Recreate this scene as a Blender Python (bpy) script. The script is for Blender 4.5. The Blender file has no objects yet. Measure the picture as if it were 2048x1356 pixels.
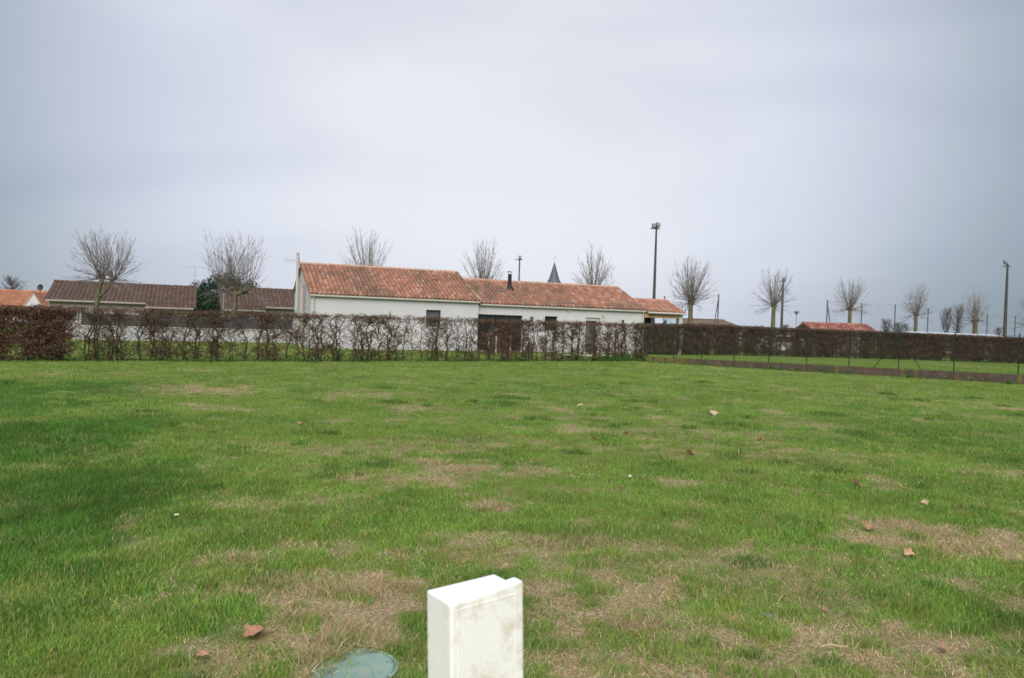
import bpy, bmesh, math, random
import numpy as np
from mathutils import Vector, Matrix

sc = bpy.context.scene
col = sc.collection
R = math.radians

# ------------------------------------------------------------------ camera
F_PX = 1562.0            # focal length in photo pixels (photo is 2048 wide)
EYE = 1.6
ROLL, PITCH = R(1.8), R(0.99)
cam_d = bpy.data.cameras.new('camera')
cam = bpy.data.objects.new('camera', cam_d)
col.objects.link(cam)
sc.camera = cam
cam_d.sensor_width = 36.0
cam_d.lens = 36.0 * F_PX / 2048.0
cam_d.clip_start = 0.05
cam_d.clip_end = 6000
cam_R = Matrix.Rotation(math.pi / 2 - PITCH, 3, 'X') @ Matrix.Rotation(ROLL, 3, 'Z')
cam.matrix_world = Matrix.Translation((0, 0, EYE)) @ cam_R.to_4x4()
cam_d.dof.use_dof = True
cam_d.dof.focus_distance = 4.6
cam_d.dof.aperture_fstop = 5.6

# ------------------------------------------------------------------ world and sun (overcast)
SUN_EL, SUN_AZ = R(42), R(184)      # azimuth clockwise from +Y: behind the camera, to the right
w = bpy.data.worlds.new('World')
sc.world = w
w.use_nodes = True
nt = w.node_tree
nt.nodes.clear()
N = nt.nodes.new
out = N('ShaderNodeOutputWorld')
bg = N('ShaderNodeBackground'); bg.inputs['Strength'].default_value = 0.05
sky = N('ShaderNodeTexSky'); sky.sky_type = 'NISHITA'; sky.sun_disc = False
sky.sun_elevation = SUN_EL; sky.sun_rotation = SUN_AZ
tc = N('ShaderNodeTexCoord')
mp = N('ShaderNodeMapping'); mp.inputs['Scale'].default_value = (1.0, 1.0, 3.6)
nz = N('ShaderNodeTexNoise'); nz.inputs['Scale'].default_value = 1.5; nz.inputs['Detail'].default_value = 4.0
nz.inputs['Roughness'].default_value = 0.42; nz.inputs['Distortion'].default_value = 0.5
ramp = N('ShaderNodeValToRGB')
ramp.color_ramp.elements[0].position = 0.34; ramp.color_ramp.elements[0].color = (0.845, 0.86, 0.905, 1)
ramp.color_ramp.elements[1].position = 0.64; ramp.color_ramp.elements[1].color = (1.04, 1.04, 1.05, 1)
dot = N('ShaderNodeVectorMath'); dot.operation = 'DOT_PRODUCT'
gl = Vector((-0.03, 0.94, 0.27)).normalized()
dot.inputs[1].default_value = gl
mr = N('ShaderNodeMapRange'); mr.interpolation_type = 'SMOOTHSTEP'
mr.inputs['From Min'].default_value = 0.775; mr.inputs['From Max'].default_value = 1.0
ramp2 = N('ShaderNodeValToRGB')      # sky graded brighter straight ahead, greyed to the sides to imitate lens vignette
ramp2.color_ramp.elements[0].color = (2.12, 2.66, 3.03, 1)
ramp2.color_ramp.elements[1].color = (5.77, 5.95, 6.39, 1)
e = ramp2.color_ramp.elements.new(0.72); e.color = (4.64, 4.93, 5.62, 1)
mul = N('ShaderNodeMix'); mul.data_type = 'RGBA'; mul.blend_type = 'MULTIPLY'; mul.inputs[0].default_value = 1.0
mix = N('ShaderNodeMix'); mix.data_type = 'RGBA'; mix.inputs[0].default_value = 0.95
sep = N('ShaderNodeSeparateXYZ')
zen = N('ShaderNodeMapRange'); zen.inputs['From Min'].default_value = 0.5; zen.inputs['From Max'].default_value = 1.0
zen.inputs['To Min'].default_value = 1.0; zen.inputs['To Max'].default_value = 2.7     # overcast sky is brightest overhead
vm = N('ShaderNodeVectorMath'); vm.operation = 'SCALE'
L = nt.links.new
L(tc.outputs['Generated'], mp.inputs['Vector']); L(mp.outputs[0], nz.inputs['Vector']); L(nz.outputs['Fac'], ramp.inputs[0])
L(tc.outputs['Generated'], dot.inputs[0]); L(dot.outputs['Value'], mr.inputs['Value']); L(mr.outputs[0], ramp2.inputs[0])
L(ramp.outputs[0], mul.inputs[6]); L(ramp2.outputs[0], mul.inputs[7])
L(tc.outputs['Generated'], sep.inputs[0]); L(sep.outputs['Z'], zen.inputs['Value'])
L(mul.outputs[2], vm.inputs[0]); L(zen.outputs[0], vm.inputs['Scale'])
L(sky.outputs[0], mix.inputs[6]); L(vm.outputs[0], mix.inputs[7])
L(mix.outputs[2], bg.inputs['Color']); L(bg.outputs[0], out.inputs['Surface'])

sd = bpy.data.lights.new('sun', 'SUN'); sd.energy = 1.5; sd.angle = R(55); sd.color = (1.0, 0.93, 0.84)
sun = bpy.data.objects.new('sun', sd); col.objects.link(sun)
sdir = Vector((math.sin(SUN_AZ) * math.cos(SUN_EL), math.cos(SUN_AZ) * math.cos(SUN_EL), math.sin(SUN_EL)))
sun.rotation_euler = sdir.to_track_quat('Z', 'Y').to_euler()
sun.location = (0, 0, 30)

sc.view_settings.view_transform = 'Standard'
sc.view_settings.look = 'None'
sc.view_settings.exposure = 1.45
sc.view_settings.gamma = 1.0
sc.render.engine = 'CYCLES'
sc.cycles.max_bounces = 5
sc.cycles.diffuse_bounces = 3
sc.cycles.use_adaptive_sampling = True
sc.cycles.adaptive_threshold = 0.02
try:
    sc.cycles.use_denoising = True
    sc.cycles.denoiser = 'OPENIMAGEDENOISE'
except Exception:
    pass

# ------------------------------------------------------------------ helpers
random.seed(7)
rng = np.random.default_rng(7)
CP = Vector((0, 0, EYE))


def ray(x, y):
    return cam_R @ Vector(((x - 1024) / F_PX, -(y - 678) / F_PX, -1.0))


def at(x, y, Y):                 # point on a photo ray at depth Y
    d = ray(x, y)
    return CP + d * (Y / d.y)


def gnd(x, y, z=0.0):            # point on the ground seen at a photo pixel
    d = ray(x, y)
    return CP + d * ((z - EYE) / d.z)


def gx(x, Y):                    # ground point under photo column x (near horizon) at depth Y
    p = at(x, 655, Y)
    return Vector((p.x, p.y, 0))


def tag(o, label=None, cat=None, group=None, kind=None):
    if label: o['label'] = label
    if cat: o['category'] = cat
    if group: o['group'] = group
    if kind: o['kind'] = kind
    return o


def thing(name, label, cat, loc=(0, 0, 0), rz=0.0, group=None):
    o = bpy.data.objects.new(name, None)
    o.empty_display_size = 0.2
    col.objects.link(o)
    o.location = loc
    o.rotation_euler = (0, 0, rz)
    return tag(o, label, cat, group)


class MB:
    def __init__(s):
        s.v = []; s.f = []; s.c = []

    def face(s, pts, c=(1, 1, 1)):
        i = len(s.v); s.v.extend(tuple(p) for p in pts)
        s.f.append(tuple(range(i, i + len(pts)))); s.c.append(c)

    def box(s, lo, hi, c=(1, 1, 1), M=None):
        x0, y0, z0 = lo; x1, y1, z1 = hi
        P = [(x0, y0, z0), (x1, y0, z0), (x1, y1, z0), (x0, y1, z0), (x0, y0, z1), (x1, y0, z1), (x1, y1, z1), (x0, y1, z1)]
        if M is not None: P = [tuple(M @ Vector(p)) for p in P]
        i = len(s.v); s.v.extend(P)
        for q in ((0, 3, 2, 1), (4, 5, 6, 7), (0, 1, 5, 4), (1, 2, 6, 5), (2, 3, 7, 6), (3, 0, 4, 7)):
            s.f.append(tuple(i + k for k in q)); s.c.append(c)

    def tube(s, pts, rad, n=6, c=(1, 1, 1), cap=True):
        pts = [Vector(p) for p in pts]
        if not hasattr(rad, '__len__'): rad = [rad] * len(pts)
        base = len(s.v)
        m = len(pts)
        for k, p in enumerate(pts):
            t = (pts[min(k + 1, m - 1)] - pts[max(k - 1, 0)])
            if t.length < 1e-9: t = Vector((0, 0, 1))
            t.normalize()
            a = Vector((1, 0, 0)) if abs(t.x) < 0.8 else Vector((0, 1, 0))
            u = t.cross(a).normalized(); v = t.cross(u)
            for j in range(n):
                an = 2 * math.pi * j / n
                q = p + (u * math.cos(an) + v * math.sin(an)) * rad[k]
                s.v.append((q.x, q.y, q.z))
        for k in range(m - 1):
            for j in range(n):
                a0 = base + k * n + j; a1 = base + k * n + (j + 1) % n
                s.f.append((a0, a1, a1 + n, a0 + n)); s.c.append(c)
        if cap:
            s.f.append(tuple(base + j for j in range(n))[::-1]); s.c.append(c)
            s.f.append(tuple(base + (m - 1) * n + j for j in range(n))); s.c.append(c)

    def lathe(s, prof, o=(0, 0, 0), n=12, c=(1, 1, 1)):
        s.tube([(o[0], o[1], o[2] + z) for r, z in prof], [max(r, 1e-4) for r, z in prof], n, c)

    def build(s, name, mat, parent=None, smooth=False, bevel=0.0):
        me = bpy.data.meshes.new(name)
        me.from_pydata(s.v, [], s.f)
        a = me.attributes.new('Col', 'FLOAT_COLOR', 'FACE')
        arr = np.ones((len(s.f), 4), np.float32)
        if s.c: arr[:, :3] = np.array([c[:3] for c in s.c], np.float32)
        a.data.foreach_set('color', arr.ravel())
        if smooth: me.polygons.foreach_set('use_smooth', [True] * len(s.f))
        me.materials.append(mat)
        me.update()
        o = bpy.data.objects.new(name, me)
        col.objects.link(o)
        if parent is not None: o.parent = parent
        if bevel:
            b = o.modifiers.new('bevel', 'BEVEL'); b.width = bevel; b.segments = 2; b.limit_method = 'ANGLE'
        return o


def material(name, color=(0.5, 0.5, 0.5), rough=0.8, spec=0.3, attr=False, noise=0.0, nscale=8.0, color2=None,
             n2scale=1.0, n2lo=0.5, n2hi=0.7, bump=0.0, bscale=40.0, metal=0.0, transl=0.0, stretch=(1, 1, 1)):
    m = bpy.data.materials.new(name)
    m.use_nodes = True
    t = m.node_tree; t.nodes.clear()
    o = t.nodes.new('ShaderNodeOutputMaterial')
    b = t.nodes.new('ShaderNodeBsdfPrincipled')
    b.inputs['Roughness'].default_value = rough
    b.inputs['Metallic'].default_value = metal
    b.inputs['Specular IOR Level'].default_value = spec
    tcn = t.nodes.new('ShaderNodeTexCoord')
    mpn = t.nodes.new('ShaderNodeMapping'); mpn.inputs['Scale'].default_value = stretch
    t.links.new(tcn.outputs['Object'], mpn.inputs['Vector'])
    if attr:
        a = t.nodes.new('ShaderNodeAttribute'); a.attribute_name = 'Col'
        src = a.outputs['Color']
    else:
        rgb = t.nodes.new('ShaderNodeRGB'); rgb.outputs[0].default_value = (*color, 1)
        src = rgb.outputs[0]
    if color2 is not None:
        n = t.nodes.new('ShaderNodeTexNoise'); n.inputs['Scale'].default_value = n2scale; n.inputs['Detail'].default_value = 6
        n.inputs['Roughness'].default_value = 0.65
        t.links.new(mpn.outputs[0], n.inputs['Vector'])
        r = t.nodes.new('ShaderNodeMapRange'); r.inputs['From Min'].default_value = n2lo; r.inputs['From Max'].default_value = n2hi
        t.links.new(n.outputs['Fac'], r.inputs['Value'])
        x = t.nodes.new('ShaderNodeMix'); x.data_type = 'RGBA'; x.inputs[7].default_value = (*color2, 1)
        t.links.new(r.outputs[0], x.inputs[0]); t.links.new(src, x.inputs[6]); src = x.outputs[2]
    if noise > 0:
        n = t.nodes.new('ShaderNodeTexNoise'); n.inputs['Scale'].default_value = nscale; n.inputs['Detail'].default_value = 5
        t.links.new(mpn.outputs[0], n.inputs['Vector'])
        r = t.nodes.new('ShaderNodeMapRange'); r.inputs['From Min'].default_value = 0.25; r.inputs['From Max'].default_value = 0.75
        r.inputs['To Min'].default_value = 1 - noise; r.inputs['To Max'].default_value = 1 + noise
        t.links.new(n.outputs['Fac'], r.inputs['Value'])
        x = t.nodes.new('ShaderNodeVectorMath'); x.operation = 'SCALE'
        t.links.new(src, x.inputs[0]); t.links.new(r.outputs[0], x.inputs['Scale']); src = x.outputs[0]
    t.links.new(src, b.inputs['Base Color'])
    if bump > 0:
        n = t.nodes.new('ShaderNodeTexNoise'); n.inputs['Scale'].default_value = bscale; n.inputs['Detail'].default_value = 4
        t.links.new(mpn.outputs[0], n.inputs['Vector'])
        bp = t.nodes.new('ShaderNodeBump'); bp.inputs['Strength'].default_value = bump; bp.inputs['Distance'].default_value = 0.01
        t.links.new(n.outputs['Fac'], bp.inputs['Height']); t.links.new(bp.outputs[0], b.inputs['Normal'])
    if transl > 0:
        tr = t.nodes.new('ShaderNodeBsdfTranslucent'); t.links.new(src, tr.inputs['Color'])
        mx = t.nodes.new('ShaderNodeMixShader'); mx.inputs[0].default_value = transl
        t.links.new(b.outputs[0], mx.inputs[1]); t.links.new(tr.outputs[0], mx.inputs[2])
        t.links.new(mx.outputs[0], o.inputs['Surface'])
    else:
        t.links.new(b.outputs[0], o.inputs['Surface'])
    return m


M = {}
M['render'] = material('white_render', (0.52, 0.515, 0.535), 0.9, 0.1, noise=0.05, nscale=0.7, bump=0.25, bscale=60)
M['white_paint'] = material('white_painted_metal', (0.46, 0.445, 0.41), 0.5, 0.3, noise=0.06, nscale=4)
M['tile'] = material('clay_tile', rough=0.85, spec=0.15, attr=True, noise=0.22, nscale=9)
M['dark_frame'] = material('anthracite_frame', (0.045, 0.05, 0.058), 0.4, 0.4, noise=0.05)
M['glass'] = material('window_glass', (0.018, 0.021, 0.025), 0.06, 0.5, noise=0.1, nscale=1.5)
M['shutter'] = material('grey_roller_shutter', (0.11, 0.12, 0.125), 0.5, 0.3, noise=0.06)
M['curtain'] = material('grey_curtain', (0.12, 0.12, 0.13), 0.95, 0.05, noise=0.2, nscale=3, stretch=(9, 9, 1))
M['black_metal'] = material('black_metal', (0.015, 0.016, 0.018), 0.45, 0.4)
M['wood'] = material('pale_wood_beam', (0.42, 0.29, 0.15), 0.7, 0.2, noise=0.15, nscale=3, stretch=(1, 8, 8))
M['pipe'] = material('beige_pipe', (0.42, 0.36, 0.33), 0.6, 0.3, noise=0.06, nscale=2)
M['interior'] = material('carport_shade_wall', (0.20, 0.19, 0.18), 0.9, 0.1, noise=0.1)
M['pinkwall'] = material('beige_pink_render', (0.36, 0.31, 0.285), 0.9, 0.1, noise=0.06, nscale=0.8)
M['brownwood'] = material('brown_boards', (0.085, 0.05, 0.036), 0.8, 0.2, noise=0.2, nscale=3, stretch=(9, 9, 1))
M['panel'] = material('grey_fence_board', (0.055, 0.06, 0.068), 0.6, 0.3, noise=0.12, nscale=2)
M['gwall'] = material('garden_wall_render', (0.45, 0.445, 0.46), 0.9, 0.1, noise=0.05, nscale=1.2, color2=(0.45, 0.44, 0.42), n2scale=0.8, n2lo=0.55, n2hi=0.85)
M['bark'] = material('lichen_bark', (0.125, 0.115, 0.075), 0.95, 0.1, noise=0.35, nscale=5, color2=(0.16, 0.165, 0.07), n2scale=2.0, bump=0.6, bscale=18)
M['twig'] = material('bare_twigs', (0.185, 0.158, 0.148), 0.9, 0.1, noise=0.2, nscale=3)
M['twig_far'] = material('distant_twigs', (0.115, 0.10, 0.105), 0.9, 0.1, noise=0.15, nscale=2)
M['stem'] = material('hedge_stem', (0.078, 0.062, 0.044), 0.95, 0.1, noise=0.3, nscale=6)
M['leaf'] = material('dead_hedge_leaf', rough=0.8, spec=0.15, attr=True, transl=0.2)
M['green'] = material('green_leaf', rough=0.6, spec=0.25, attr=True, transl=0.25)
M['evergreen'] = material('evergreen_leaf', rough=0.65, spec=0.2, attr=True, transl=0.1)
M['slate'] = material('slate', (0.085, 0.095, 0.115), 0.6, 0.4, noise=0.2, nscale=1.5, color2=(0.12, 0.135, 0.11), n2scale=0.5)
M['stone'] = material('church_stone', (0.34, 0.31, 0.26), 0.9, 0.1, noise=0.15, nscale=0.8)
M['concrete'] = material('mast_concrete', (0.075, 0.073, 0.074), 0.9, 0.1, noise=0.15, nscale=1.5)
M['lamp_metal'] = material('floodlight_metal', (0.07, 0.073, 0.08), 0.5, 0.4)
M['lens'] = material('floodlight_glass', (0.20, 0.21, 0.23), 0.25, 0.5)
M['teal'] = material('teal_lamp_metal', (0.10, 0.19, 0.19), 0.5, 0.4, noise=0.05)
M['galv'] = material('galvanised_steel', (0.30, 0.31, 0.33), 0.45, 0.5)
M['fence_green'] = material('green_coated_steel', (0.010, 0.028, 0.026), 0.6, 0.3)
M['post_white'] = material('flashlit_white_concrete', (0.89, 0.875, 0.85), 0.85, 0.15, noise=0.035, nscale=14,  # very white base colour stands in for camera flash on the post
                           color2=(0.60, 0.53, 0.42), n2scale=16, n2lo=0.52, n2hi=0.74, bump=0.08, bscale=120)
M['wallconc'] = material('weathered_concrete', (0.115, 0.10, 0.085), 0.95, 0.1, attr=True, noise=0.35, nscale=3.5, bump=0.5, bscale=25)
M['lid'] = material('green_plastic_lid', (0.20, 0.285, 0.25), 0.75, 0.3, noise=0.12, nscale=9, color2=(0.30, 0.24, 0.15), n2scale=7, n2lo=0.58, n2hi=0.72)
M['dead'] = material('fallen_leaf', rough=0.8, spec=0.15, attr=True, noise=0.25, nscale=30, transl=0.1)
M['carpaint'] = material('white_car_paint', (0.72, 0.73, 0.76), 0.25, 0.5)
M['tyre'] = material('tyre_rubber', (0.02, 0.02, 0.02), 0.9, 0.2)
M['zinc'] = material('pale_sheet_roof', (0.50, 0.52, 0.56), 0.6, 0.3, noise=0.08, nscale=0.6)
M['grass'] = material('grass_blade', rough=0.6, spec=0.15, attr=True, transl=0.36)
M['pebble'] = material('stone_grey', (0.17, 0.165, 0.155), 0.9, 0.1, noise=0.3, nscale=20)
M['petal'] = material('daisy_petal', (0.85, 0.85, 0.83), 0.8, 0.1)
M['pale_stick'] = material('pale_dry_stick', (0.40, 0.32, 0.21), 0.9, 0.1, noise=0.2, nscale=20)
M['net'] = material('net_cord', (0.08, 0.09, 0.10), 0.8, 0.1)
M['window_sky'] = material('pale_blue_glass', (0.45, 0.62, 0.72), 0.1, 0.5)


# ---- value noise shared by the turf and the blades on it
def hash2(ix, iy, s):
    h = (ix.astype(np.int64) * 374761393 + iy.astype(np.int64) * 668265263 + s * 974634777) & 0xffffffff
    h = ((h ^ (h >> 13)) * 1274126177) & 0xffffffff
    return ((h ^ (h >> 16)) & 0xffff) / 65535.0


def vnoise(x, y, s):
    ix = np.floor(x); iy = np.floor(y); fx = x - ix; fy = y - iy
    fx = fx * fx * (3 - 2 * fx); fy = fy * fy * (3 - 2 * fy)
    a = hash2(ix, iy, s); b = hash2(ix + 1, iy, s); c = hash2(ix, iy + 1, s); d = hash2(ix + 1, iy + 1, s)
    return (a * (1 - fx) + b * fx) * (1 - fy) + (c * (1 - fx) + d * fx) * fy


def fbm(x, y, s, o=4):
    t = 0; a = 0.5; n = 0
    for k in range(o):
        t = t + a * vnoise(x * 2 ** k, y * 2 ** k, s + k * 17); n += a; a *= 0.55
    return t / n


def patch(x, y, rx, ry, st):      # an elliptical patch of turf, measured on the ground
    p = gnd(x, y)
    return (p.x, p.y, rx * p.y / F_PX, ry * p.y ** 2 / (F_PX * EYE), st)


DRY = [patch(*a) for a in [
    (1200, 1200, 170, 60, .9), (1480, 1140, 220, 55, .55), (1880, 1080, 150, 32, .95), (1720, 1300, 380, 60, .75),
    (1300, 1330, 280, 50, .95), (700, 1185, 150, 34, 1), (660, 1260, 110, 50, 1), (560, 1330, 130, 40, .7), (790, 955, 150, 13, .7),
    (1000, 942, 130, 9, .8), (560, 1000, 170, 13, .55), (370, 780, 120, 10, .85), (740, 790, 110, 6, .5),
    (1150, 860, 60, 7, .6), (985, 1012, 40, 14, .6), (480, 1125, 60, 26, .5), (1080, 1100, 200, 24, .6), (1240, 1095, 180, 20, .6),
    (900, 1120, 120, 22, .5), (1480, 905, 260, 14, .35), (1380, 870, 160, 9, .4), (640, 900, 200, 10, .35), (1990, 1190, 80, 40, .7),
    (880, 885, 130, 10, .4), (1600, 1190, 160, 30, .6), (1050, 1260, 80, 40, .9), (400, 1300, 60, 18, .8), (1920, 1320, 160, 40, .7)]]
LUSH_VIGNETTE = [patch(*a) for a in [  # lush growth; the left-hand patches also darken the turf like lens vignette
    (100, 1010, 260, 120, 1), (60, 880, 220, 70, 1), (40, 790, 260, 40, .85), (20, 1120, 130, 60, .8), (480, 1080, 80, 24, .45), (1450, 990, 90, 22, .3),
    (1750, 985, 170, 22, .3), (1985, 900, 110, 70, .6), (260, 1180, 130, 40, .35), (2010, 1240, 60, 60, .6), (815, 1285, 30, 40, .5),
    (1150, 1065, 170, 20, .3), (620, 1020, 60, 14, .35), (1130, 775, 150, 12, .4), (1020, 798, 50, 7, .5), (1480, 852, 60, 10, .5),
    (1720, 868, 40, 12, .7), (1440, 1160, 80, 26, .3), (1920, 850, 180, 36, .4)]]


def turf(X, Y):
    """returns dry, lush in 0..1 for ground points"""
    d = np.clip((fbm(X * 1.1 + 9, Y * 1.1, 3) - 0.60) * 3.5, 0, .75)
    d = d * np.clip(1.5 - Y / 34.0, 0.12, 1)
    d = np.maximum(d, np.clip((fbm(X * 3.1 + 2, Y * 2.4, 23, 3) - .62) * 3.2, 0, .5))
    wob = fbm(X * 2.2, Y * 2.2, 31) - 0.5
    fine = fbm(X * 6.0, Y * 6.0, 47, 3) - 0.5
    for cx, cy, rx, ry, st in DRY:
        q = ((X - cx) / rx) ** 2 + ((Y - cy) / ry) ** 2
        d = np.maximum(d, st * np.clip(1.25 - q * .62 + wob * 2.6 + fine * 2.4, 0, 1))
    l = np.clip((fbm(X * 0.6 + 50, Y * 0.6 + 3, 11) - 0.54) * 2.2, 0, .3)
    l = np.maximum(l, np.clip((fbm(X * 2.1 + 8, Y * 1.5, 29, 3) - .56) * 2.8, 0, .5))
    for cx, cy, rx, ry, st in LUSH_VIGNETTE:
        q = ((X - cx) / rx) ** 2 + ((Y - cy) / ry) ** 2
        l = np.maximum(l, st * np.clip(1.5 - q + wob * 1.8, 0, 1))
    d = np.clip(d + np.where(d > .1, fine * 1.2, 0), 0, 1) * (1 - 0.6 * l)
    return d, l


def gz(X, Y):                      # gentle bumps of the field
    return (fbm(X * 0.8, Y * 0.8, 77, 3) - 0.5) * 0.06 * np.clip((np.abs(Y) - 1) / 3, 0, 1) * (Y < 60)


# ------------------------------------------------------------------ ground sheet
def axis(lo, hi, step, far, grow=1.35):
    a = list(np.arange(lo, hi + step / 2, step)); s = step; p = []
    x = hi
    while x < far: s *= grow; x += s; p.append(x)
    s = step; x = lo; q = []
    while x > -far: s *= grow; x -= s; q.append(x)
    return np.array(q[::-1] + a + p)


xs = axis(-26, 26, 0.13, 2500); ys = axis(1.5, 30, 0.13, 3000)
GX, GY = np.meshgrid(xs, ys)
GD, GL = turf(GX.ravel(), GY.ravel())
GZ = gz(GX, GY).ravel()
nx, ny = len(xs), len(ys)
idx = np.arange(nx * ny).reshape(ny, nx)
quads = np.stack([idx[:-1, :-1], idx[:-1, 1:], idx[1:, 1:], idx[1:, :-1]], -1).reshape(-1, 4)
me = bpy.data.meshes.new('field')
me.vertices.add(nx * ny)
me.vertices.foreach_set('co', np.stack([GX.ravel(), GY.ravel(), GZ], -1).astype(np.float32).ravel())
me.loops.add(quads.size); me.loops.foreach_set('vertex_index', quads.ravel().astype(np.int32))
me.polygons.add(len(quads)); me.polygons.foreach_set('loop_start', np.arange(0, quads.size, 4, dtype=np.int32))
me.update(calc_edges=True)
a = me.attributes.new('dry', 'FLOAT', 'POINT'); a.data.foreach_set('value', GD.astype(np.float32))
a = me.attributes.new('lush', 'FLOAT', 'POINT'); a.data.foreach_set('value', GL.astype(np.float32))
gm = bpy.data.materials.new('turf'); gm.use_nodes = True
t = gm.node_tree; t.nodes.clear()
o_ = t.nodes.new('ShaderNodeOutputMaterial'); b_ = t.nodes.new('ShaderNodeBsdfPrincipled')
b_.inputs['Roughness'].default_value = 0.95; b_.inputs['Specular IOR Level'].default_value = 0.05
tcn = t.nodes.new('ShaderNodeTexCoord')


def nz_(scale, detail=5):
    n = t.nodes.new('ShaderNodeTexNoise'); n.inputs['Scale'].default_value = scale; n.inputs['Detail'].default_value = detail
    n.inputs['Roughness'].default_value = 0.65
    t.links.new(tcn.outputs['Object'], n.inputs['Vector']); return n


def mixc(fac, c1, c2):
    x = t.nodes.new('ShaderNodeMix'); x.data_type = 'RGBA'
    t.links.new(fac, x.inputs[0])
    for c, i in ((c1, 6), (c2, 7)):
        if isinstance(c, tuple): x.inputs[i].default_value = (*c, 1)
        else: t.links.new(c, x.inputs[i])
    return x.outputs[2]


def mrange(v, a, b):
    r = t.nodes.new('ShaderNodeMapRange'); r.inputs['From Min'].default_value = a; r.inputs['From Max'].default_value = b
    t.links.new(v, r.inputs['Value']); return r.outputs[0]


g1 = mixc(mrange(nz_(3).outputs['Fac'], .35, .65), (0.115, 0.180, 0.032), (0.150, 0.200, 0.042))
g2 = mixc(mrange(nz_(30).outputs['Fac'], .4, .7), g1, (0.085, 0.110, 0.030))
al = t.nodes.new('ShaderNodeAttribute'); al.attribute_name = 'lush'
g3 = mixc(al.outputs['Fac'], g2, (0.062, 0.125, 0.026))
so = mixc(mrange(nz_(45, 6).outputs['Fac'], .38, .62), (0.18, 0.122, 0.078), (0.44, 0.335, 0.21))
ad = t.nodes.new('ShaderNodeAttribute'); ad.attribute_name = 'dry'
t.links.new(mixc(ad.outputs['Fac'], g3, so), b_.inputs['Base Color'])
bp = t.nodes.new('ShaderNodeBump'); bp.inputs['Strength'].default_value = 0.8; bp.inputs['Distance'].default_value = 0.03
t.links.new(nz_(25, 6).outputs['Fac'], bp.inputs['Height']); t.links.new(bp.outputs[0], b_.inputs['Normal'])
t.links.new(b_.outputs[0], o_.inputs['Surface'])
me.materials.append(gm)
me.polygons.foreach_set('use_smooth', [True] * len(quads))
field = bpy.data.objects.new('ground', me); col.objects.link(field)
tag(field, 'green grass field with dry straw patches reaching to the horizon', kind='structure')

# ------------------------------------------------------------------ layout lines (ground)
HEDGE = [gnd(-260, 719.5), gnd(0, 721.5), gnd(650, 723), gnd(1292, 722)]        # front hedge
WALL0, WALL1 = gnd(1292, 724), gnd(2048, 769)                                    # low concrete wall
WALL2 = WALL1 + (WALL1 - WALL0) * 0.28
RHEDGE = [gnd(1300, 709), gnd(1420, 709.5), gnd(1760, 717.5), gnd(2048, 727), gnd(2330, 736)]
HC = Vector((-402 / F_PX * 43.1 + 0.0, 43.1, 0))                                # white house, front left corner
hp = gx(621, 43.1); HC = Vector((hp.x, hp.y, 0))
PHI = R(22)
LID = gnd(712, 1338)
_q = at(1004, 1260, 1.37); POST = Vector((_q.x, _q.y, 0))

# ------------------------------------------------------------------ grass
PAL = {
    'mid': np.array([[.195, .318, .054], [.225, .328, .062], [.165, .298, .050], [.250, .325, .088]]),
    'lush': np.array([[.082, .200, .020], [.100, .212, .027], [.082, .188, .044], [.118, .220, .050]]),
    'dry': np.array([[.58, .46, .28], [.52, .38, .235], [.42, .29, .19], [.62, .53, .34], [.34, .36, .12], [.36, .24, .155], [.48, .34, .21]]),
}
VV = []; TT = []; CC = []; voff = 0


def add_blades(X, Y, h, wd, lean, colr, two=True, dz=-0.005):
    global voff
    n = len(X)
    if n == 0: return
    Z = gz(X, Y) + dz
    yaw = rng.uniform(0, 2 * np.pi, n); az = rng.uniform(0, 2 * np.pi, n)
    B = np.stack([X, Y, Z], -1)
    S = np.stack([np.cos(yaw), np.sin(yaw), np.zeros(n)], -1) * (wd / 2)[:, None]
    LV = np.stack([np.cos(az), np.sin(az), np.zeros(n)], -1) * (h * lean)[:, None]
    up = np.zeros((n, 3)); vert = np.sqrt(np.clip(1 - np.minimum(lean, .97) ** 2, .02, 1))
    up[:, 2] = h * vert
    if two:
        mid = B + LV * .32 + up * .62
        tip = B + LV + up
        P = np.stack([B - S, B + S, mid - S * .8, mid + S * .8, tip], 1)
        k = np.arange(n)[:, None] * 5 + voff
        T = np.concatenate([k + np.array([[0, 1, 3]]), k + np.array([[0, 3, 2]]), k + np.array([[2, 3, 4]])], 1).reshape(-1, 3)
        c = np.repeat(colr, 5, 0); nv = 5
    else:
        P = np.stack([B - S, B + S, B + LV + up], 1)
        T = (np.arange(n)[:, None] * 3 + voff + np.array([[0, 1, 2]]))
        c = np.repeat(colr, 3, 0); nv = 3
    VV.append(P.reshape(-1, 3).astype(np.float32)); TT.append(T.astype(np.int32)); CC.append(c.astype(np.float32))
    voff += n * nv


def pick(pal, n):
    a = PAL[pal]; i = rng.integers(0, len(a), n)
    return a[i] * rng.uniform(.78, 1.22, (n, 1))


def side_of(P0, P1, X, Y):
    return (P1.x - P0.x) * (Y - P0.y) - (P1.y - P0.y) * (X - P0.x)


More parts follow.
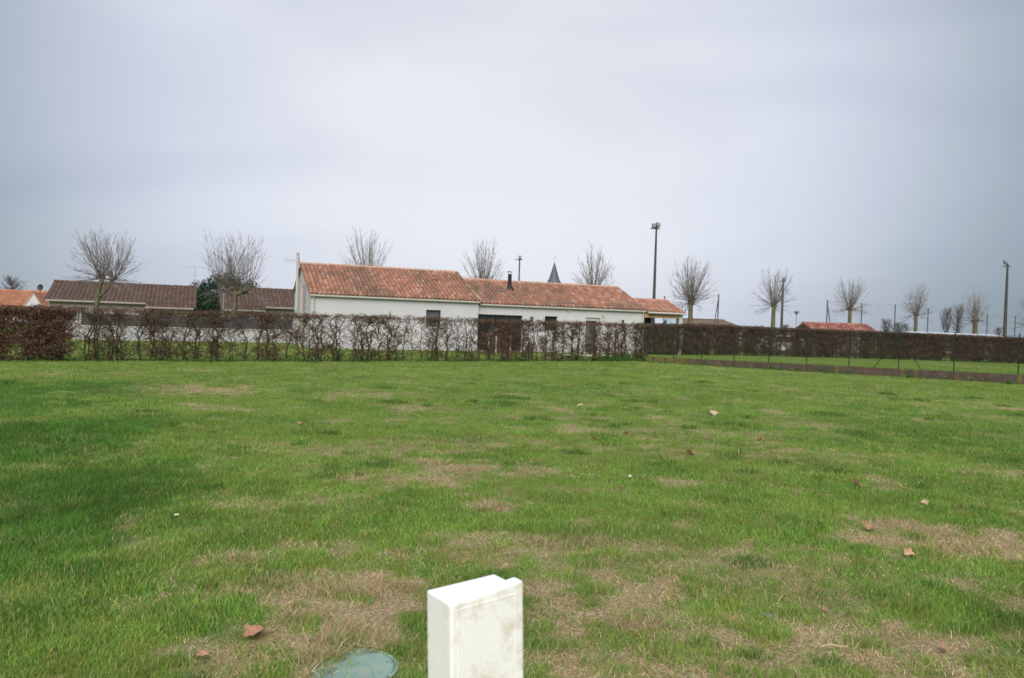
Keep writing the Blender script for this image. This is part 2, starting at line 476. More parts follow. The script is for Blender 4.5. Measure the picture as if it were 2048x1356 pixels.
BANDS = [(2.7, 5.0, 11000, 1.0, True), (5.0, 8.0, 6500, 1.15, True), (8.0, 12.0, 3000, 1.5, True), (12.0, 18.0, 1300, 2.1, False),
         (18.0, 28.0, 560, 3.2, False), (28.0, 47.0, 170, 5.0, False)]
for y0, y1, dens, ws, two in BANDS:
    half = 0.68 * y1 + 2.8
    n = int(dens * (y1 - y0) * 2 * half)
    Y = rng.uniform(y0, y1, n); X = rng.uniform(-half, half, n)
    keep = np.abs(X) < 0.68 * Y + 2.8
    X = X[keep]; Y = Y[keep]
    d, l = turf(X, Y)
    clump = fbm(X * 5, Y * 5, 61, 2)
    p = np.clip(.35 + clump * 1.25, 0, 1) * (1 - .55 * d)
    # keep the lid clear, with only stray blades over its edge
    q = np.hypot(X - LID.x, Y - LID.y)
    p = np.where(q < 0.20, np.where((X < LID.x - .03 + .6 * (fbm(X * 9, Y * 9, 8, 2) - .5)) | (Y > LID.y + .13), .4, .05), p)
    p = np.where((np.abs(X - POST.x) < .09) & (np.abs(Y - POST.y) < .09), 0, p)
    keep = rng.uniform(0, 1, len(X)) < p
    X = X[keep]; Y = Y[keep]; d = d[keep]; l = l[keep]; clump = clump[keep]
    n = len(X)
    isdry = rng.uniform(0, 1, n) < np.clip(d * 0.80 + .03 * (1 - l), 0, .78)
    islush = (~isdry) & (rng.uniform(0, 1, n) < np.clip(l * 1.1, 0, 1))
    c = pick('mid', n)
    c = np.where(islush[:, None], pick('lush', n), c)
    c = np.where(isdry[:, None], pick('dry', n), c)
    tone = fbm(X * .9 + 20, Y * .9, 91, 3)[:, None]
    c = c * (.72 + .56 * tone)
    mott = fbm(X * 7 + 5, Y * 4, 133, 3)[:, None]
    c = c * (.78 + .56 * mott) * np.where(mott < .45, np.array([[1.16, 1.0, 1.05]]), 1.0)
    h = rng.uniform(.022, .050, n) * (.55 + .95 * clump) * (1 + .7 * l)
    h = np.where(isdry, h * .85, h)
    h = h * (1 + (ws - 1) * .10)
    lean = np.where(isdry, rng.uniform(.65, .985, n), rng.uniform(.30, .95, n))
    wd = rng.uniform(.0028, .0056, n) * ws
    add_blades(X, Y, h, wd, lean, c, two)

# loose dry straw lying on the bare patches
for cx, cy, rx, ry, st in DRY:
    if cy > 9 or st < .5: continue
    n = int(2600 * rx * ry)
    r = np.sqrt(rng.uniform(0, 1.5, n)); an = rng.uniform(0, 2 * np.pi, n)
    X = cx + rx * r * np.cos(an); Y = cy + ry * r * np.sin(an)
    k = (np.hypot(X - LID.x, Y - LID.y) > .17) | (X < LID.x - .07) | (Y > LID.y + .13) | (rng.uniform(0, 1, n) < .15)
    X = X[k]; Y = Y[k]; n = len(X)
    add_blades(X, Y, rng.uniform(.05, .13, n), rng.uniform(.002, .0045, n), rng.uniform(.9, .995, n), pick('dry', n))

# thicker tussocks
TUS = [(1015, 797, .25), (1130, 772, .34), (1205, 771, .2), (1100, 800, .22), (1720, 868, .3), (1475, 853, .28), (1260, 802, .2),
       (610, 1022, .2), (480, 1075, .34), (1130, 1075, .3), (1380, 1085, .3), (835, 1300, .14), (1500, 1130, .16), (1420, 1175, .15),
       (180, 880, .35), (1950, 905, .35), (1440, 1000, .22), (700, 805, .35), (170, 1150, .3), (1250, 1060, .25), (1920, 850, .3),
       (330, 1230, .2), (60, 1240, .28), (1600, 1235, .16), (1810, 1190, .2), (1830, 1080, .12), (1650, 830, .3), (300, 1120, .25)]
for _ in range(230):
    yy = 3.4 * (22 / 3.4) ** rng.uniform(0, 1); TUS.append((rng.uniform(-80, 2128), 651 + F_PX * EYE / yy, rng.uniform(.05, .15) * (.7 + yy / 16)))
for px, py, rad in TUS:
    p = gnd(px, py)
    n = int(650 * (rad / .25) ** 2 * (1.4 if p.y < 6 else 1))
    r = rad * np.sqrt(rng.uniform(0, 1, n)) * rng.uniform(.5, 1.3, n); an = rng.uniform(0, 2 * np.pi, n)
    X = p.x + 1.3 * r * np.cos(an); Y = p.y + r * np.sin(an)
    c = pick('lush' if rng.random() < (.35 if p.y > 8 else .2) else 'mid', n) * rng.uniform(.85, 1.2)
    isd = rng.uniform(0, 1, n) < .12
    c = np.where(isd[:, None], pick('dry', n), c)
    ws = max(1.0, p.y / 7.0)
    add_blades(X, Y, rng.uniform(.05, .12, n) * (1 - .4 * np.clip(r / rad, 0, 1)) * (1 if p.y > 6 else .8), rng.uniform(.003, .006, n) * ws, rng.uniform(.1, .85, n), c)

for px, py, rad in [(985, 1012, .10), (975, 1020, .08), (1100, 1090, .16), (1180, 1085, .12), (560, 1170, .16), (640, 1180, .18), (720, 1190, .12), (800, 1180, .1),
                    (780, 1290, .08), (480, 1120, .12), (860, 925, .2), (930, 940, .2), (1290, 1250, .12), (1800, 1050, .16), (1880, 1070, .2), (1930, 1100, .12), (600, 1240, .12), (700, 1265, .12), (670, 1290, .09), (640, 1320, .1)]:
    p = gnd(px, py); n = int(650 * rad / .15)
    r = rad * np.sqrt(rng.uniform(0, 1, n)) * rng.uniform(.4, 1.4, n); an = rng.uniform(0, 2 * np.pi, n)
    add_blades(p.x + 1.4 * r * np.cos(an), p.y + r * np.sin(an), rng.uniform(.04, .10, n), rng.uniform(.002, .004, n) * max(1, p.y / 7), rng.uniform(.6, .99, n), pick('dry', n))

n = 170                                 # dead grass blown over the left half and far edge of the lid
an = rng.uniform(.35 * np.pi, 1.3 * np.pi, n); r = .185 * np.sqrt(rng.uniform(.3, 1.25, n))
add_blades(LID.x + r * np.cos(an), LID.y + r * np.sin(an), rng.uniform(.05, .12, n), rng.uniform(.003, .006, n), rng.uniform(.9, .99, n), pick('dry', n), True, .022)
n = 45
an = rng.uniform(0, 2 * np.pi, n); r = .19 * np.sqrt(rng.uniform(.6, 1.3, n))
add_blades(LID.x + r * np.cos(an), LID.y + r * np.sin(an), rng.uniform(.05, .11, n), rng.uniform(.003, .006, n), rng.uniform(.4, .95, n), pick('mid', n), True, .015)

V = np.concatenate(VV); T = np.concatenate(TT); C = np.concatenate(CC)
me = bpy.data.meshes.new('grass')
me.vertices.add(len(V)); me.vertices.foreach_set('co', V.ravel())
me.loops.add(T.size); me.loops.foreach_set('vertex_index', T.ravel())
me.polygons.add(len(T)); me.polygons.foreach_set('loop_start', np.arange(0, T.size, 3, dtype=np.int32))
me.update(calc_edges=False)
a = me.attributes.new('Col', 'FLOAT_COLOR', 'POINT')
a.data.foreach_set('color', np.concatenate([C, np.ones((len(C), 1), np.float32)], 1).ravel())
me.materials.append(M['grass'])
grass = bpy.data.objects.new('grass', me); col.objects.link(grass)
tag(grass, 'short rough green grass mixed with dry straw covering the field', 'grass', kind='stuff')
print('blades tris', len(T))


# ------------------------------------------------------------------ roofs and walls
TERRA = [(.36, .175, .12), (.385, .195, .138), (.335, .158, .108), (.41, .23, .17), (.31, .165, .125), (.36, .175, .117), (.265, .155, .122), (.43, .255, .19)]
BROWN = [(.108, .070, .056), (.116, .076, .060), (.102, .066, .053), (.124, .081, .064)]
ORANGE = [(.42, .20, .12), (.45, .23, .14), (.38, .18, .11)]
RED = [(.28, .11, .09), (.32, .14, .11), (.25, .10, .08), (.36, .20, .165)]


def tiled(mb, f, u0, u1, slope, pal, cw=0.25, rl=0.375, hgt=0.11, lip=0.03, dark=None):
    nc = max(1, round((u1 - u0) / cw)); cw = (u1 - u0) / nc
    nr = max(1, round(slope / rl)); rl = slope / nr
    prof = [(-.5, -.15), (-.36, .0), (-.26, .70), (0, 1.0), (.26, .70), (.36, .0), (.5, -.15)]
    for i in range(nc):
        uc = u0 + (i + .5) * cw
        for j in range(nr):
            c = Vector(random.choice(pal)) * random.uniform(.87, 1.12)
            if dark is not None:
                k = dark(uc, j / nr)
                c = c.lerp(Vector((.17, .115, .085)), k)
            c = tuple(c)
            s0, s1 = j * rl - 0.05, (j + 1) * rl
            jit = random.uniform(-.006, .006)
            lo = [f(uc + a * cw, s0, .018 + lip + jit + b * hgt * 1.08) for a, b in prof]
            hi = [f(uc + a * cw, s1, .018 + b * hgt * .9) for a, b in prof]
            bt = [f(uc + a * cw, s0, jit + (b - .2) * hgt * .8) for a, b in prof]
            base = len(mb.v)
            mb.v.extend(lo); mb.v.extend(hi); mb.v.extend(bt)
            for k in range(6):
                mb.f.append((base + k, base + k + 1, base + 8 + k, base + 7 + k)); mb.c.append(c if 0 < k < 5 else tuple(x * .72 for x in c))  # outer channel faces coloured darker to imitate shade between the tile columns
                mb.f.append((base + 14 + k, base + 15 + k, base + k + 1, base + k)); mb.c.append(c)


def gable_roof(name, parent, u0, u1, v0, ze, run, rise, pal, mat, rear=None, over=.0, dark=None, cw=.25, rl=.375, ridge_c=None, hgt=.11):
    """tiled roof: front eave at v0, ridge at v0+run, rear eave at v0+run+rear"""
    mb = MB()
    rear = run if rear is None else rear
    sl = math.hypot(run, rise); cs, sn = run / sl, rise / sl
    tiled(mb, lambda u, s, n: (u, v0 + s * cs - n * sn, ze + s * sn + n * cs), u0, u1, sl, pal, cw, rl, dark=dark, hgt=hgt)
    rr = rise * rear / run; sl2 = math.hypot(rear, rr)
    vr = v0 + run + rear; zr = ze + rise - rr
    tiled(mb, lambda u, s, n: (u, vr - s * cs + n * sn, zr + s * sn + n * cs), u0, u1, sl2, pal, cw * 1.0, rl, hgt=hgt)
    # boards under the tiles
    zt = ze + rise
    t = .06
    A = [(u0, v0, ze), (u1, v0, ze), (u1, v0 + run, zt), (u0, v0 + run, zt)]
    B = [(u1, vr, zr), (u0, vr, zr)]
    c = tuple(x * .8 for x in pal[0])
    mb.face(A, c); mb.face([A[3], A[2], B[0], B[1]], c)
    for q in ((A[0], A[3]), (A[3], B[1]), (A[1], A[2]), (A[2], B[0])):
        p0, p1 = q
        mb.face([p0, p1, (p1[0], p1[1], p1[2] - t), (p0[0], p0[1], p0[2] - t)], (.09, .08, .08))
    mb.face([(p[0], p[1], p[2] - t) for p in A][::-1], (.4, .3, .2)); mb.face([(p[0], p[1], p[2] - t) for p in (A[3], A[2], B[0], B[1])][::-1], (.4, .3, .2))
    # ridge tiles
    n = max(1, round((u1 - u0) / .42)); d = (u1 - u0) / n
    for i in range(n):
        cc = tuple(Vector(ridge_c or random.choice(pal)) * random.uniform(.85, 1.1))
        a0, a1 = u0 + i * d - .02, u0 + (i + 1) * d
        mb.tube([(a0, v0 + run, zt + .055), (a1, v0 + run, zt + .045)], [.105, .09], 10, cc)
    return mb.build(name, mat, parent)


def wall_front(mb, u0, u1, v, z0, z1, holes, depth=.2):
    us = sorted({u0, u1, *[h[0] for h in holes], *[h[1] for h in holes]})
    zs = sorted({z0, z1, *[h[2] for h in holes], *[h[3] for h in holes]})
    for i in range(len(us) - 1):
        for j in range(len(zs) - 1):
            cu, cz = (us[i] + us[i + 1]) / 2, (zs[j] + zs[j + 1]) / 2
            if any(h[0] < cu < h[1] and h[2] < cz < h[3] for h in holes): continue
            mb.face([(us[i], v, zs[j]), (us[i + 1], v, zs[j]), (us[i + 1], v, zs[j + 1]), (us[i], v, zs[j + 1])])
    for a, b, c, d in holes:
        mb.face([(a, v, c), (a, v + depth, c), (a, v + depth, d), (a, v, d)])
        mb.face([(b, v, c), (b, v, d), (b, v + depth, d), (b, v + depth, c)])
        mb.face([(a, v, d), (a, v + depth, d), (b, v + depth, d), (b, v, d)])
        mb.face([(a, v, c), (b, v, c), (b, v + depth, c), (a, v + depth, c)])


def gable_body(mb, u0, u1, v0, ze, run, rise, rear=None, zb=-.05):
    """side gables and back wall"""
    rear = run if rear is None else rear
    rr = rise * rear / run
    vr = v0 + run + rear; zr = ze + rise - rr; zt = ze + rise
    d = .07
    for u, fl in ((u0, 1), (u1, 0)):
        P = [(u, v0, zb), (u, v0, ze - d), (u, v0 + run, zt - d), (u, vr, zr - d), (u, vr, zb)]
        mb.face(P if fl else P[::-1])
    mb.face([(u0, vr, zb), (u0, vr, zr - d), (u1, vr, zr - d), (u1, vr, zb)])


def window(parent, u0, u1, z0, z1, v, mat_in='glass', fr=.06, mull=0, mat_fr='dark_frame', name='window'):
    mb = MB()
    mb.box((u0, v, z0), (u1, v + .05, z0 + fr)); mb.box((u0, v, z1 - fr), (u1, v + .05, z1))
    mb.box((u0, v, z0 + fr), (u0 + fr, v + .05, z1 - fr)); mb.box((u1 - fr, v, z0 + fr), (u1, v + .05, z1 - fr))
    for k in range(mull):
        uc = u0 + (u1 - u0) * (k + 1) / (mull + 1)
        mb.box((uc - fr * .6, v + .003, z0 + fr), (uc + fr * .6, v + .047, z1 - fr))
    o = mb.build(name, M[mat_fr], parent)
    g = MB(); g.box((u0 + fr * .5, v + .06, z0 + fr * .5), (u1 - fr * .5, v + .075, z1 - fr * .5)); g.build('pane', M[mat_in], o)
    return o


# ---- the white house
house = thing('white_house', 'long white single-storey house with red clay tile roof stepped in three sections behind the hedge', 'house', HC, PHI)
hm = Matrix.Translation(HC) @ Matrix.Rotation(PHI, 4, 'Z')
hmi = hm.inverted()


def fac(x, y, v=0.0):             # facade coordinates (u, z) under a photo pixel
    o = hmi @ CP; d = hmi.to_3x3() @ ray(x, y)
    k = (v - o.y) / d.y
    p = o + d * k
    return p.x, p.z


uA = fac(956, 640)[0]; uB = fac(1291, 660)[0]; uC = fac(1367, 660)[0]
SL = dict(v0=0.0, ze=3.02, run=4.4, rise=1.84)
SR = dict(v0=0.22, ze=2.90, run=3.75, rise=1.52)
SG = dict(v0=0.30, ze=2.82, run=1.9, rise=.74)


def px_hole(x0, x1, y0, y1, v=0.0):
    a, z1 = fac(x0, y0, v); b, z0 = fac(x1, y1, v)
    return a, b, max(z0, 0.02), z1


h1 = px_hole(852.5, 881, 619.5, 654)
hs = px_hole(956.5, 1043, 628, 705, .22)
h2 = px_hole(1090, 1114, 632, 661, .22)
hd = px_hole(1172, 1198, 635, 708, .22)
mb = MB()
wall_front(mb, 0, uA, 0, -.05, SL['ze'] - .02, [h1])
gable_body(mb, 0, uA, 0, SL['ze'] + .02, SL['run'], SL['rise'], rear=3.6)
mb.build('left_wing_wall', M['render'], house)
mb = MB()
wall_front(mb, uA + .002, uB, .22, -.05, SR['ze'] - .02, [hs, h2, hd])
gable_body(mb, uA + .002, uB, .22, SR['ze'] + .02, SR['run'], SR['rise'])
mb.build('main_wall', M['render'], house)


def dk(u, s):
    return max(0.0, min(1.0, (float(fbm(np.array([u * .55]), np.array([s * 1.6 + 3]), 5, 3)[0]) - .5) * 4.2)) * random.uniform(.3, 1)


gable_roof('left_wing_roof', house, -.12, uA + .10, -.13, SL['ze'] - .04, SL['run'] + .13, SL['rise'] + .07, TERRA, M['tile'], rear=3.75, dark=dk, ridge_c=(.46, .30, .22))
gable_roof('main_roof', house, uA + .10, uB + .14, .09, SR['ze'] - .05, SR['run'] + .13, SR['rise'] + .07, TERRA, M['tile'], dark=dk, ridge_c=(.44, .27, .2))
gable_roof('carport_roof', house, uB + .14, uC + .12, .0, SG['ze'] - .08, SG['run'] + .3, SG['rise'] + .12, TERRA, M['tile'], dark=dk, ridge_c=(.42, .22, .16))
# gutters, downpipes, verge
for nm, a, b, v, z in (('gutter', -.1, uA + .06, -.13, SL['ze'] - .10), ('gutter', uA + .12, uB + .05, .09, SR['ze'] - .11), ('gutter', uB + .12, uC + .1, -.08, SG['ze'] - .10)):
    mb = MB(); mb.tube([(a, v, z), (b, v, z)], .062, 10); mb.build(nm, M['white_paint'], house)
for u, v, z in ((.12, -.06, SL['ze'] - .12), (uB - .12, .15, SR['ze'] - .12)):
    mb = MB(); mb.tube([(u, v - .06, z - .02), (u, v, z - .2), (u, v, 0)], .045, 8); mb.build('downpipe', M['white_paint'], house)
# mortar flashing where the roofs step
for nm_, A_, B_ in (('mortar_verge', (uA + .13, -.22, SL['ze'] - .03), (uA + .13, SL['run'] - .5, SL['ze'] + SL['rise'] * .89)), ('mortar_verge', (uB + .17, -.02, SR['ze'] - .07), (uB + .17, SR['run'] - .5, SR['ze'] + SR['rise'] * .87))):
    mb2 = MB(); A_, B_ = Vector(A_), Vector(B_)
    mb2.tube([A_.lerp(B_, k / 18) + Vector((random.uniform(-.03, .03), 0, random.uniform(-.015, .03))) for k in range(19)], [random.uniform(.015, .055) for k in range(19)], 6)
    mb2.build(nm_, M['gwall'], house)
# windows and doors
window(house, h1[0], h1[1], h1[2], h1[3], .14, 'shutter', .05, 0, name='window')
o = window(house, hs[0], hs[1], hs[2], hs[3], .36, 'glass', .07, 2, name='sliding_door')
mb = MB()
n = 40
for k in range(n):                     # curtains looped behind the panes
    a = hs[0] + .1 + (hs[1] - hs[0] - .2) * k / n; b = hs[0] + .1 + (hs[1] - hs[0] - .2) * (k + 1) / n
    fr_ = ((k + .5) / n * 3) % 1
    zb = hs[3] - .3 - 1.5 * (abs(fr_ - .5) * 2) ** 2
    mb.box((a, .50 + .03 * (k % 2), zb), (b, .52 + .03 * (k % 2), hs[3] - .05))
mb.build('curtain', M['curtain'], o)
mb = MB(); mb.box((hs[0], 1.6, hs[2]), (hs[1], 1.65, hs[3]));
mb.build('inner_wall', M['interior'], o)
window(house, h2[0], h2[1], h2[2], h2[3], .36, 'glass', .06, 0)
o = window(house, hd[0], hd[1] - .22, hd[2], hd[3] - .2, .34, 'shutter', .06, 0, name='door')
mb = MB(); mb.box((hd[0], .30, hd[3] - .2), (hd[1], .40, hd[3])); mb.box((hd[1] - .22, .31, hd[2]), (hd[1], .40, hd[3] - .203)); mb.build('shutter_box', M['white_paint'], o)
# small fittings on the facade
for x, y, s, mt in ((1063, 637, .09, 'shutter'), (1136, 621, .06, 'white_paint'), (1206, 633, .05, 'white_paint'), (1245, 643, .07, 'dark_frame')):
    u, z = fac(x, y, .22)
    mb = MB(); mb.box((u - s, .12, z - s), (u + s, .215, z + s)); mb.box((u - s * 1.3, .10, z + s), (u + s * 1.3, .217, z + s * 1.3))
    mb.build('wall_light' if mt != 'shutter' else 'air_vent', M[mt], house, bevel=.01)
# narrow window on the gable
mb = MB(); mb.box((-.03, 1.55, 1.25), (-.003, 1.95, 1.95)); o = mb.build('gable_window', M['dark_frame'], house)
mb = MB(); mb.box((-.035, 1.6, 1.3), (-.031, 1.9, 1.9)); mb.build('pane', M['glass'], o)
# roof vent
u, z = fac(868, 562)
mb = MB()
vv = 2.7; zz = SL['ze'] - .04 + (vv + .13) * (SL['rise'] + .07) / (SL['run'] + .13)
uv = fac(868, 562, vv)[0]
mb.lathe([(.13, 0), (.12, .13), (.16, .15), (.15, .2), (.02, .24)], (uv, vv, zz), 10, (.42, .17, .11)); mb.build('roof_vent', M['tile'], house)
# flue on the main roof
vv = 2.6; uf = fac(1019, 575, vv)[0]; zz = SR['ze'] - .05 + (vv - .09) * (SR['rise'] + .07) / (SR['run'] + .13)
mb = MB()
mb.tube([(uf, vv, zz - .1), (uf, vv, zz + 1.02)], .125, 14)
mb.lathe([(.34, -.02), (.3, .08), (.17, .16), (.14, .3)], (uf, vv - .05, zz), 14)
fl = mb.build('flue_pipe', M['black_metal'], house)
mb = MB()
for k in range(4):
    an = k * math.pi / 2 + .4
    mb.tube([(uf + .11 * math.cos(an), vv + .11 * math.sin(an), zz + 1.0), (uf + .11 * math.cos(an), vv + .11 * math.sin(an), zz + 1.16)], .012, 5)
mb.lathe([(.2, 1.15), (.17, 1.18), (.03, 1.2)], (uf, vv, zz), 14); mb.build('flue_cap', M['black_metal'], fl)
# gable chimney pipe standing against the left gable
pv = 2.5
mb = MB(); mb.tube([(-.2, pv, 0), (-.2, pv, 3.55)], .11, 12); mb.tube([(-.2, pv, 3.5), (-.2, pv, 3.56)], .135, 12)
mb.box((-.2, pv - .03, 2.4), (0, pv + .03, 2.46)); mb.build('gable_pipe', M['pipe'], house)
pv2 = 4.9
mb = MB(); mb.tube([(-.22, pv2, 2.2), (-.22, pv2, 5.55)], .078, 12); mb.tube([(-.22, pv2, 5.5), (-.22, pv2, 5.62)], .105, 12)
mb.box((-.22, pv2 - .03, 3.6), (0, pv2 + .03, 3.66)); mb.build('chimney_pipe', M['white_paint'], house)
# carport
v1 = SG['v0'] + 2 * SG['run']
mb = MB()
mb.box((uB + .003, v1 - .2, -.05), (uC, v1, SG['ze'] - .1)); mb.build('carport_back_wall', M['interior'], house)
mb = MB(); mb.box((uB + .01, .14, SG['ze'] - .42), (uC - .3, .30, SG['ze'] - .16)); mb.build('beam', M['wood'], house)
mb = MB(); mb.box((uC - .28, .12, 0), (uC, .40, SG['ze'] - .16)); mb.build('pillar', M['render'], house)
mb = MB(); mb.box((uC - .3, v1 - .5, 0), (uC - .002, v1 - .21, SG['ze'] - .12)); mb.build('pillar', M['render'], house)
uw, zw = fac(1343, 641, v1 - .3)
mb = MB(); mb.box((uw - .4, v1 - .26, zw - .35), (uw + .4, v1 - .203, zw + .25)); o = mb.build('carport_window', M['white_paint'], house)
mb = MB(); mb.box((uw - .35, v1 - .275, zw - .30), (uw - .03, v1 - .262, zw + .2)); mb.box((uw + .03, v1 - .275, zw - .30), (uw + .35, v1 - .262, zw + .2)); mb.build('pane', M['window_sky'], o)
mb = MB(); mb.box((uB + .05, 2.2, 0), (uB + 1.7, 2.3, 2.1)); mb.build('carport_door', M['panel'], house)


def yagi(mb, o, dirv, length, n, el, r=.012):
    d = Vector(dirv).normalized(); s = Vector((-d.y, d.x, 0)).normalized()
    mb.tube([o - d * length * .5, o + d * length * .5], r, 5)
    for k in range(n):
        c = o + d * length * (k / (n - 1) - .5); e = el * (1 - .35 * k / n)
        mb.tube([c - s * e, c + s * e], r * .6, 4)


# aerial on the chimney pipe
an = thing('tv_aerial', 'small tv aerial with splayed rods on white chimney pipe of the white house', 'aerial', hm @ Vector((-.22, pv2, 5.1)), PHI)
mb = MB(); mb.tube([(0, 0, 0), (-.75, -.2, .05)], .014, 5)
for k in range(4):
    c = Vector((-.15 - .17 * k, -.04 - .045 * k, .01 + .012 * k))
    for s in (-1, 1): mb.tube([c, c + Vector((-.12, .15 * s, .28 * s))], .007, 4)
mb.build('boom', M['galv'], an)
mb = MB(); mb.tube([(.1, 0, -.25), (.1, 0, .25)], .02, 6); mb.box((-.02, -.03, -.04), (.12, .03, .04)); mb.build('bracket', M['galv'], an)

# ---- brown-roofed houses on the left


def brown_house(px, Y, Lu, step, front_left, label):
    p = gx(px, Y)
    t_ = thing('brown_roof_house', label, 'house', p, PHI)
    fl = front_left
    ua, ub = (0, step) if fl else (step, Lu)
    z = 2.50; run, rise = 3.7, 1.32; k = .75; sl = rise / run
    holes = []
    if not fl:
        holes = [(1.2, 2.4, .9, 1.95), (4.2, 5.0, .1, 1.9)]
    else:
        holes = [(step + .8, step + 1.9, .9, 1.95)]
    for hfx in range(1):
        mb = MB()
        wall_front(mb, 0, Lu, 0, -.05, z - .02, [h for h in holes])
        gable_body(mb, 0, Lu, 0, z + .02, run, rise)
        mb.build('wall', M['pinkwall'], t_)
    mb = MB()
    fh = (ua + .9, ua + 1.9, .9, 1.75)
    wall_front(mb, ua, ub, -k, -.05, z - k * sl - .06, [fh])
    for u in (ua, ub):
        mb.face([(u, -k, -.05), (u, -k, z - k * sl - .06), (u, 0, z - .05), (u, 0, -.05)])
    mb.build('porch_wall', M['pinkwall'], t_)
    for h in holes: window(t_, *h, .12, 'shutter', .06, 1 if h[2] > .5 else 0, 'white_paint', name='window' if h[2] > .5 else 'door')
    window(t_, *fh, -k + .1, 'shutter', .06, 1, 'white_paint')
    lich = lambda u, s: 0
    r = gable_roof('roof', t_, -.25, Lu + .2, -.3, z - .08, run + .3, rise + .1, BROWN, M['tile'], cw=.3, rl=.5, hgt=.05)
    mb = MB()
    sl_ = math.hypot(k + .05, sl * (k + .05))
    cs, sn = 1 / math.hypot(1, sl), sl / math.hypot(1, sl)
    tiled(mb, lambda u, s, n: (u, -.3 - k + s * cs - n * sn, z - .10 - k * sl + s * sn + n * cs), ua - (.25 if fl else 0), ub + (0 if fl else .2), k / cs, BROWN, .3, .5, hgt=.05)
    mb.face([(ua, -.3 - k, z - .11 - k * sl), (ub, -.3 - k, z - .11 - k * sl), (ub, -.3, z - .11), (ua, -.3, z - .11)], BROWN[0])
    mb.build('porch_roof', M['tile'], r)
    mb = MB()
    g0, g1 = (step, Lu) if fl else (-.2, step)
    mb.box((g0, -.40, z - .18), (g1, -.30, z - .06)); mb.box((ua, -.40 - k, z - .20 - k * sl), (ub, -.3 - k, z - .08 - k * sl)); mb.build('gutter', M['pinkwall'], t_)
    # bargeboards on the gable ends
    for u in (-.27, Lu + .21):
        mb = MB()
        for a, b in (((-.35, z - .12), (run, z + rise)), ((2 * run + .3, z - .12), (run, z + rise))):
            mb.face([(u, a[0], a[1] - .12), (u, b[0], b[1] - .12), (u, b[0], b[1] + .05), (u, a[0], a[1] + .05)])
            mb.face([(u + .02, a[0], a[1] - .12), (u + .02, a[0], a[1] + .05), (u + .02, b[0], b[1] + .05), (u + .02, b[0], b[1] - .12)])
        mb.build('bargeboard', M['pinkwall'], t_)
    return t_, p


bhA, pA = brown_house(97, 56, 9.6, 6.3, False, 'beige bungalow with brown corrugated roof behind the grey fence panels, crossed by a pollard trunk')
bhB, pB = brown_house(446, 58, 11, 2.9, True, 'beige bungalow with brown roof partly hidden by the left gable of the white house')

# tv aerial behind house A
p = gx(385, 66)
top = at(386, 534, 66)
ta = thing('tv_aerial', 'tall thin tv aerial mast with long horizontal boom behind brown roof', 'aerial', p)
mb = MB(); mb.tube([(0, 0, 0), (.1, 0, top.z)], [.03, .02], 6); mb.build('mast', M['galv'], ta)
mb = MB(); yagi(mb, Vector((0.02, 0, top.z)), (1, .25, .03), 1.5, 8, .28); mb.tube([(.72, .2, top.z - .12), (.74, .2, top.z + .12)], .012, 4); mb.build('boom', M['galv'], ta)
mb = MB(); yagi(mb, Vector((0, 0, top.z - .72)), (1, .1, 0), .8, 4, .2, .01); mb.build('cross_boom', M['galv'], ta)
mb = MB(); yagi(mb, Vector((0, 0, top.z - 1.3)), (1, -.1, 0), .3, 3, .2, .01); mb.build('cross_boom', M['galv'], ta)

# ---- orange house far left
Yo = 100
p = gx(62, Yo); oh = thing('orange_roof_house', 'pale house with bright orange tiled roof and small pointed gable at the left edge', 'house', p, R(6))
zr = at(50, 582.5, Yo + 3).z; ze = at(40, 611, Yo).z
mb = MB(); wall_front(mb, -7, 2.6, 0, -.05, ze, [(-3, -1.8, .9, 2.0)]); gable_body(mb, -7, 2.6, 0, ze + .02, 3.5, zr - ze); mb.build('wall', M['render'], oh)
window(oh, -3, -1.8, .9, 2.0, .1, 'glass', .07, 1, 'white_paint')
gable_roof('roof', oh, -7.1, 2.9, -.3, ze - .08, 3.8, zr - ze + .1, ORANGE, M['tile'], cw=.3, rl=.45)
za = at(78, 586, Yo - 1.5).z
mb = MB()
mb.face([(-.1, -1.6, -.05), (2.05, -1.6, -.05), (2.05, -1.6, ze - .1), (1.0, -1.6, za), (-.1, -1.6, ze - .1)])
mb.face([(2.05, -1.6, -.05), (2.05, 0, -.05), (2.05, 0, ze - .1), (2.05, -1.6, ze - .1)]); mb.face([(-.1, -1.6, -.05), (-.1, -1.6, ze - .1), (-.1, 0, ze - .1), (-.1, 0, -.05)])
mb.build('gable_wall', M['render'], oh)
mb = MB()
for a in ((-.3, ze - .28), (2.25, ze - .28)):
    c = ORANGE[0]
    P = [(a[0], -1.7, a[1]), (1.0, -1.7, za + .04), (1.0, 2.5, za + .04), (a[0], 1.5, a[1])]
    mb.face(P, c); mb.face([(q[0], q[1], q[2] - .08) for q in P][::-1], (.5, .45, .4))
    mb.face([P[0], P[1], (P[1][0], P[1][1], P[1][2] - .08), (P[0][0], P[0][1], P[0][2] - .08)], (.5, .45, .38))
mb.build('gable_roof', M['tile'], oh)
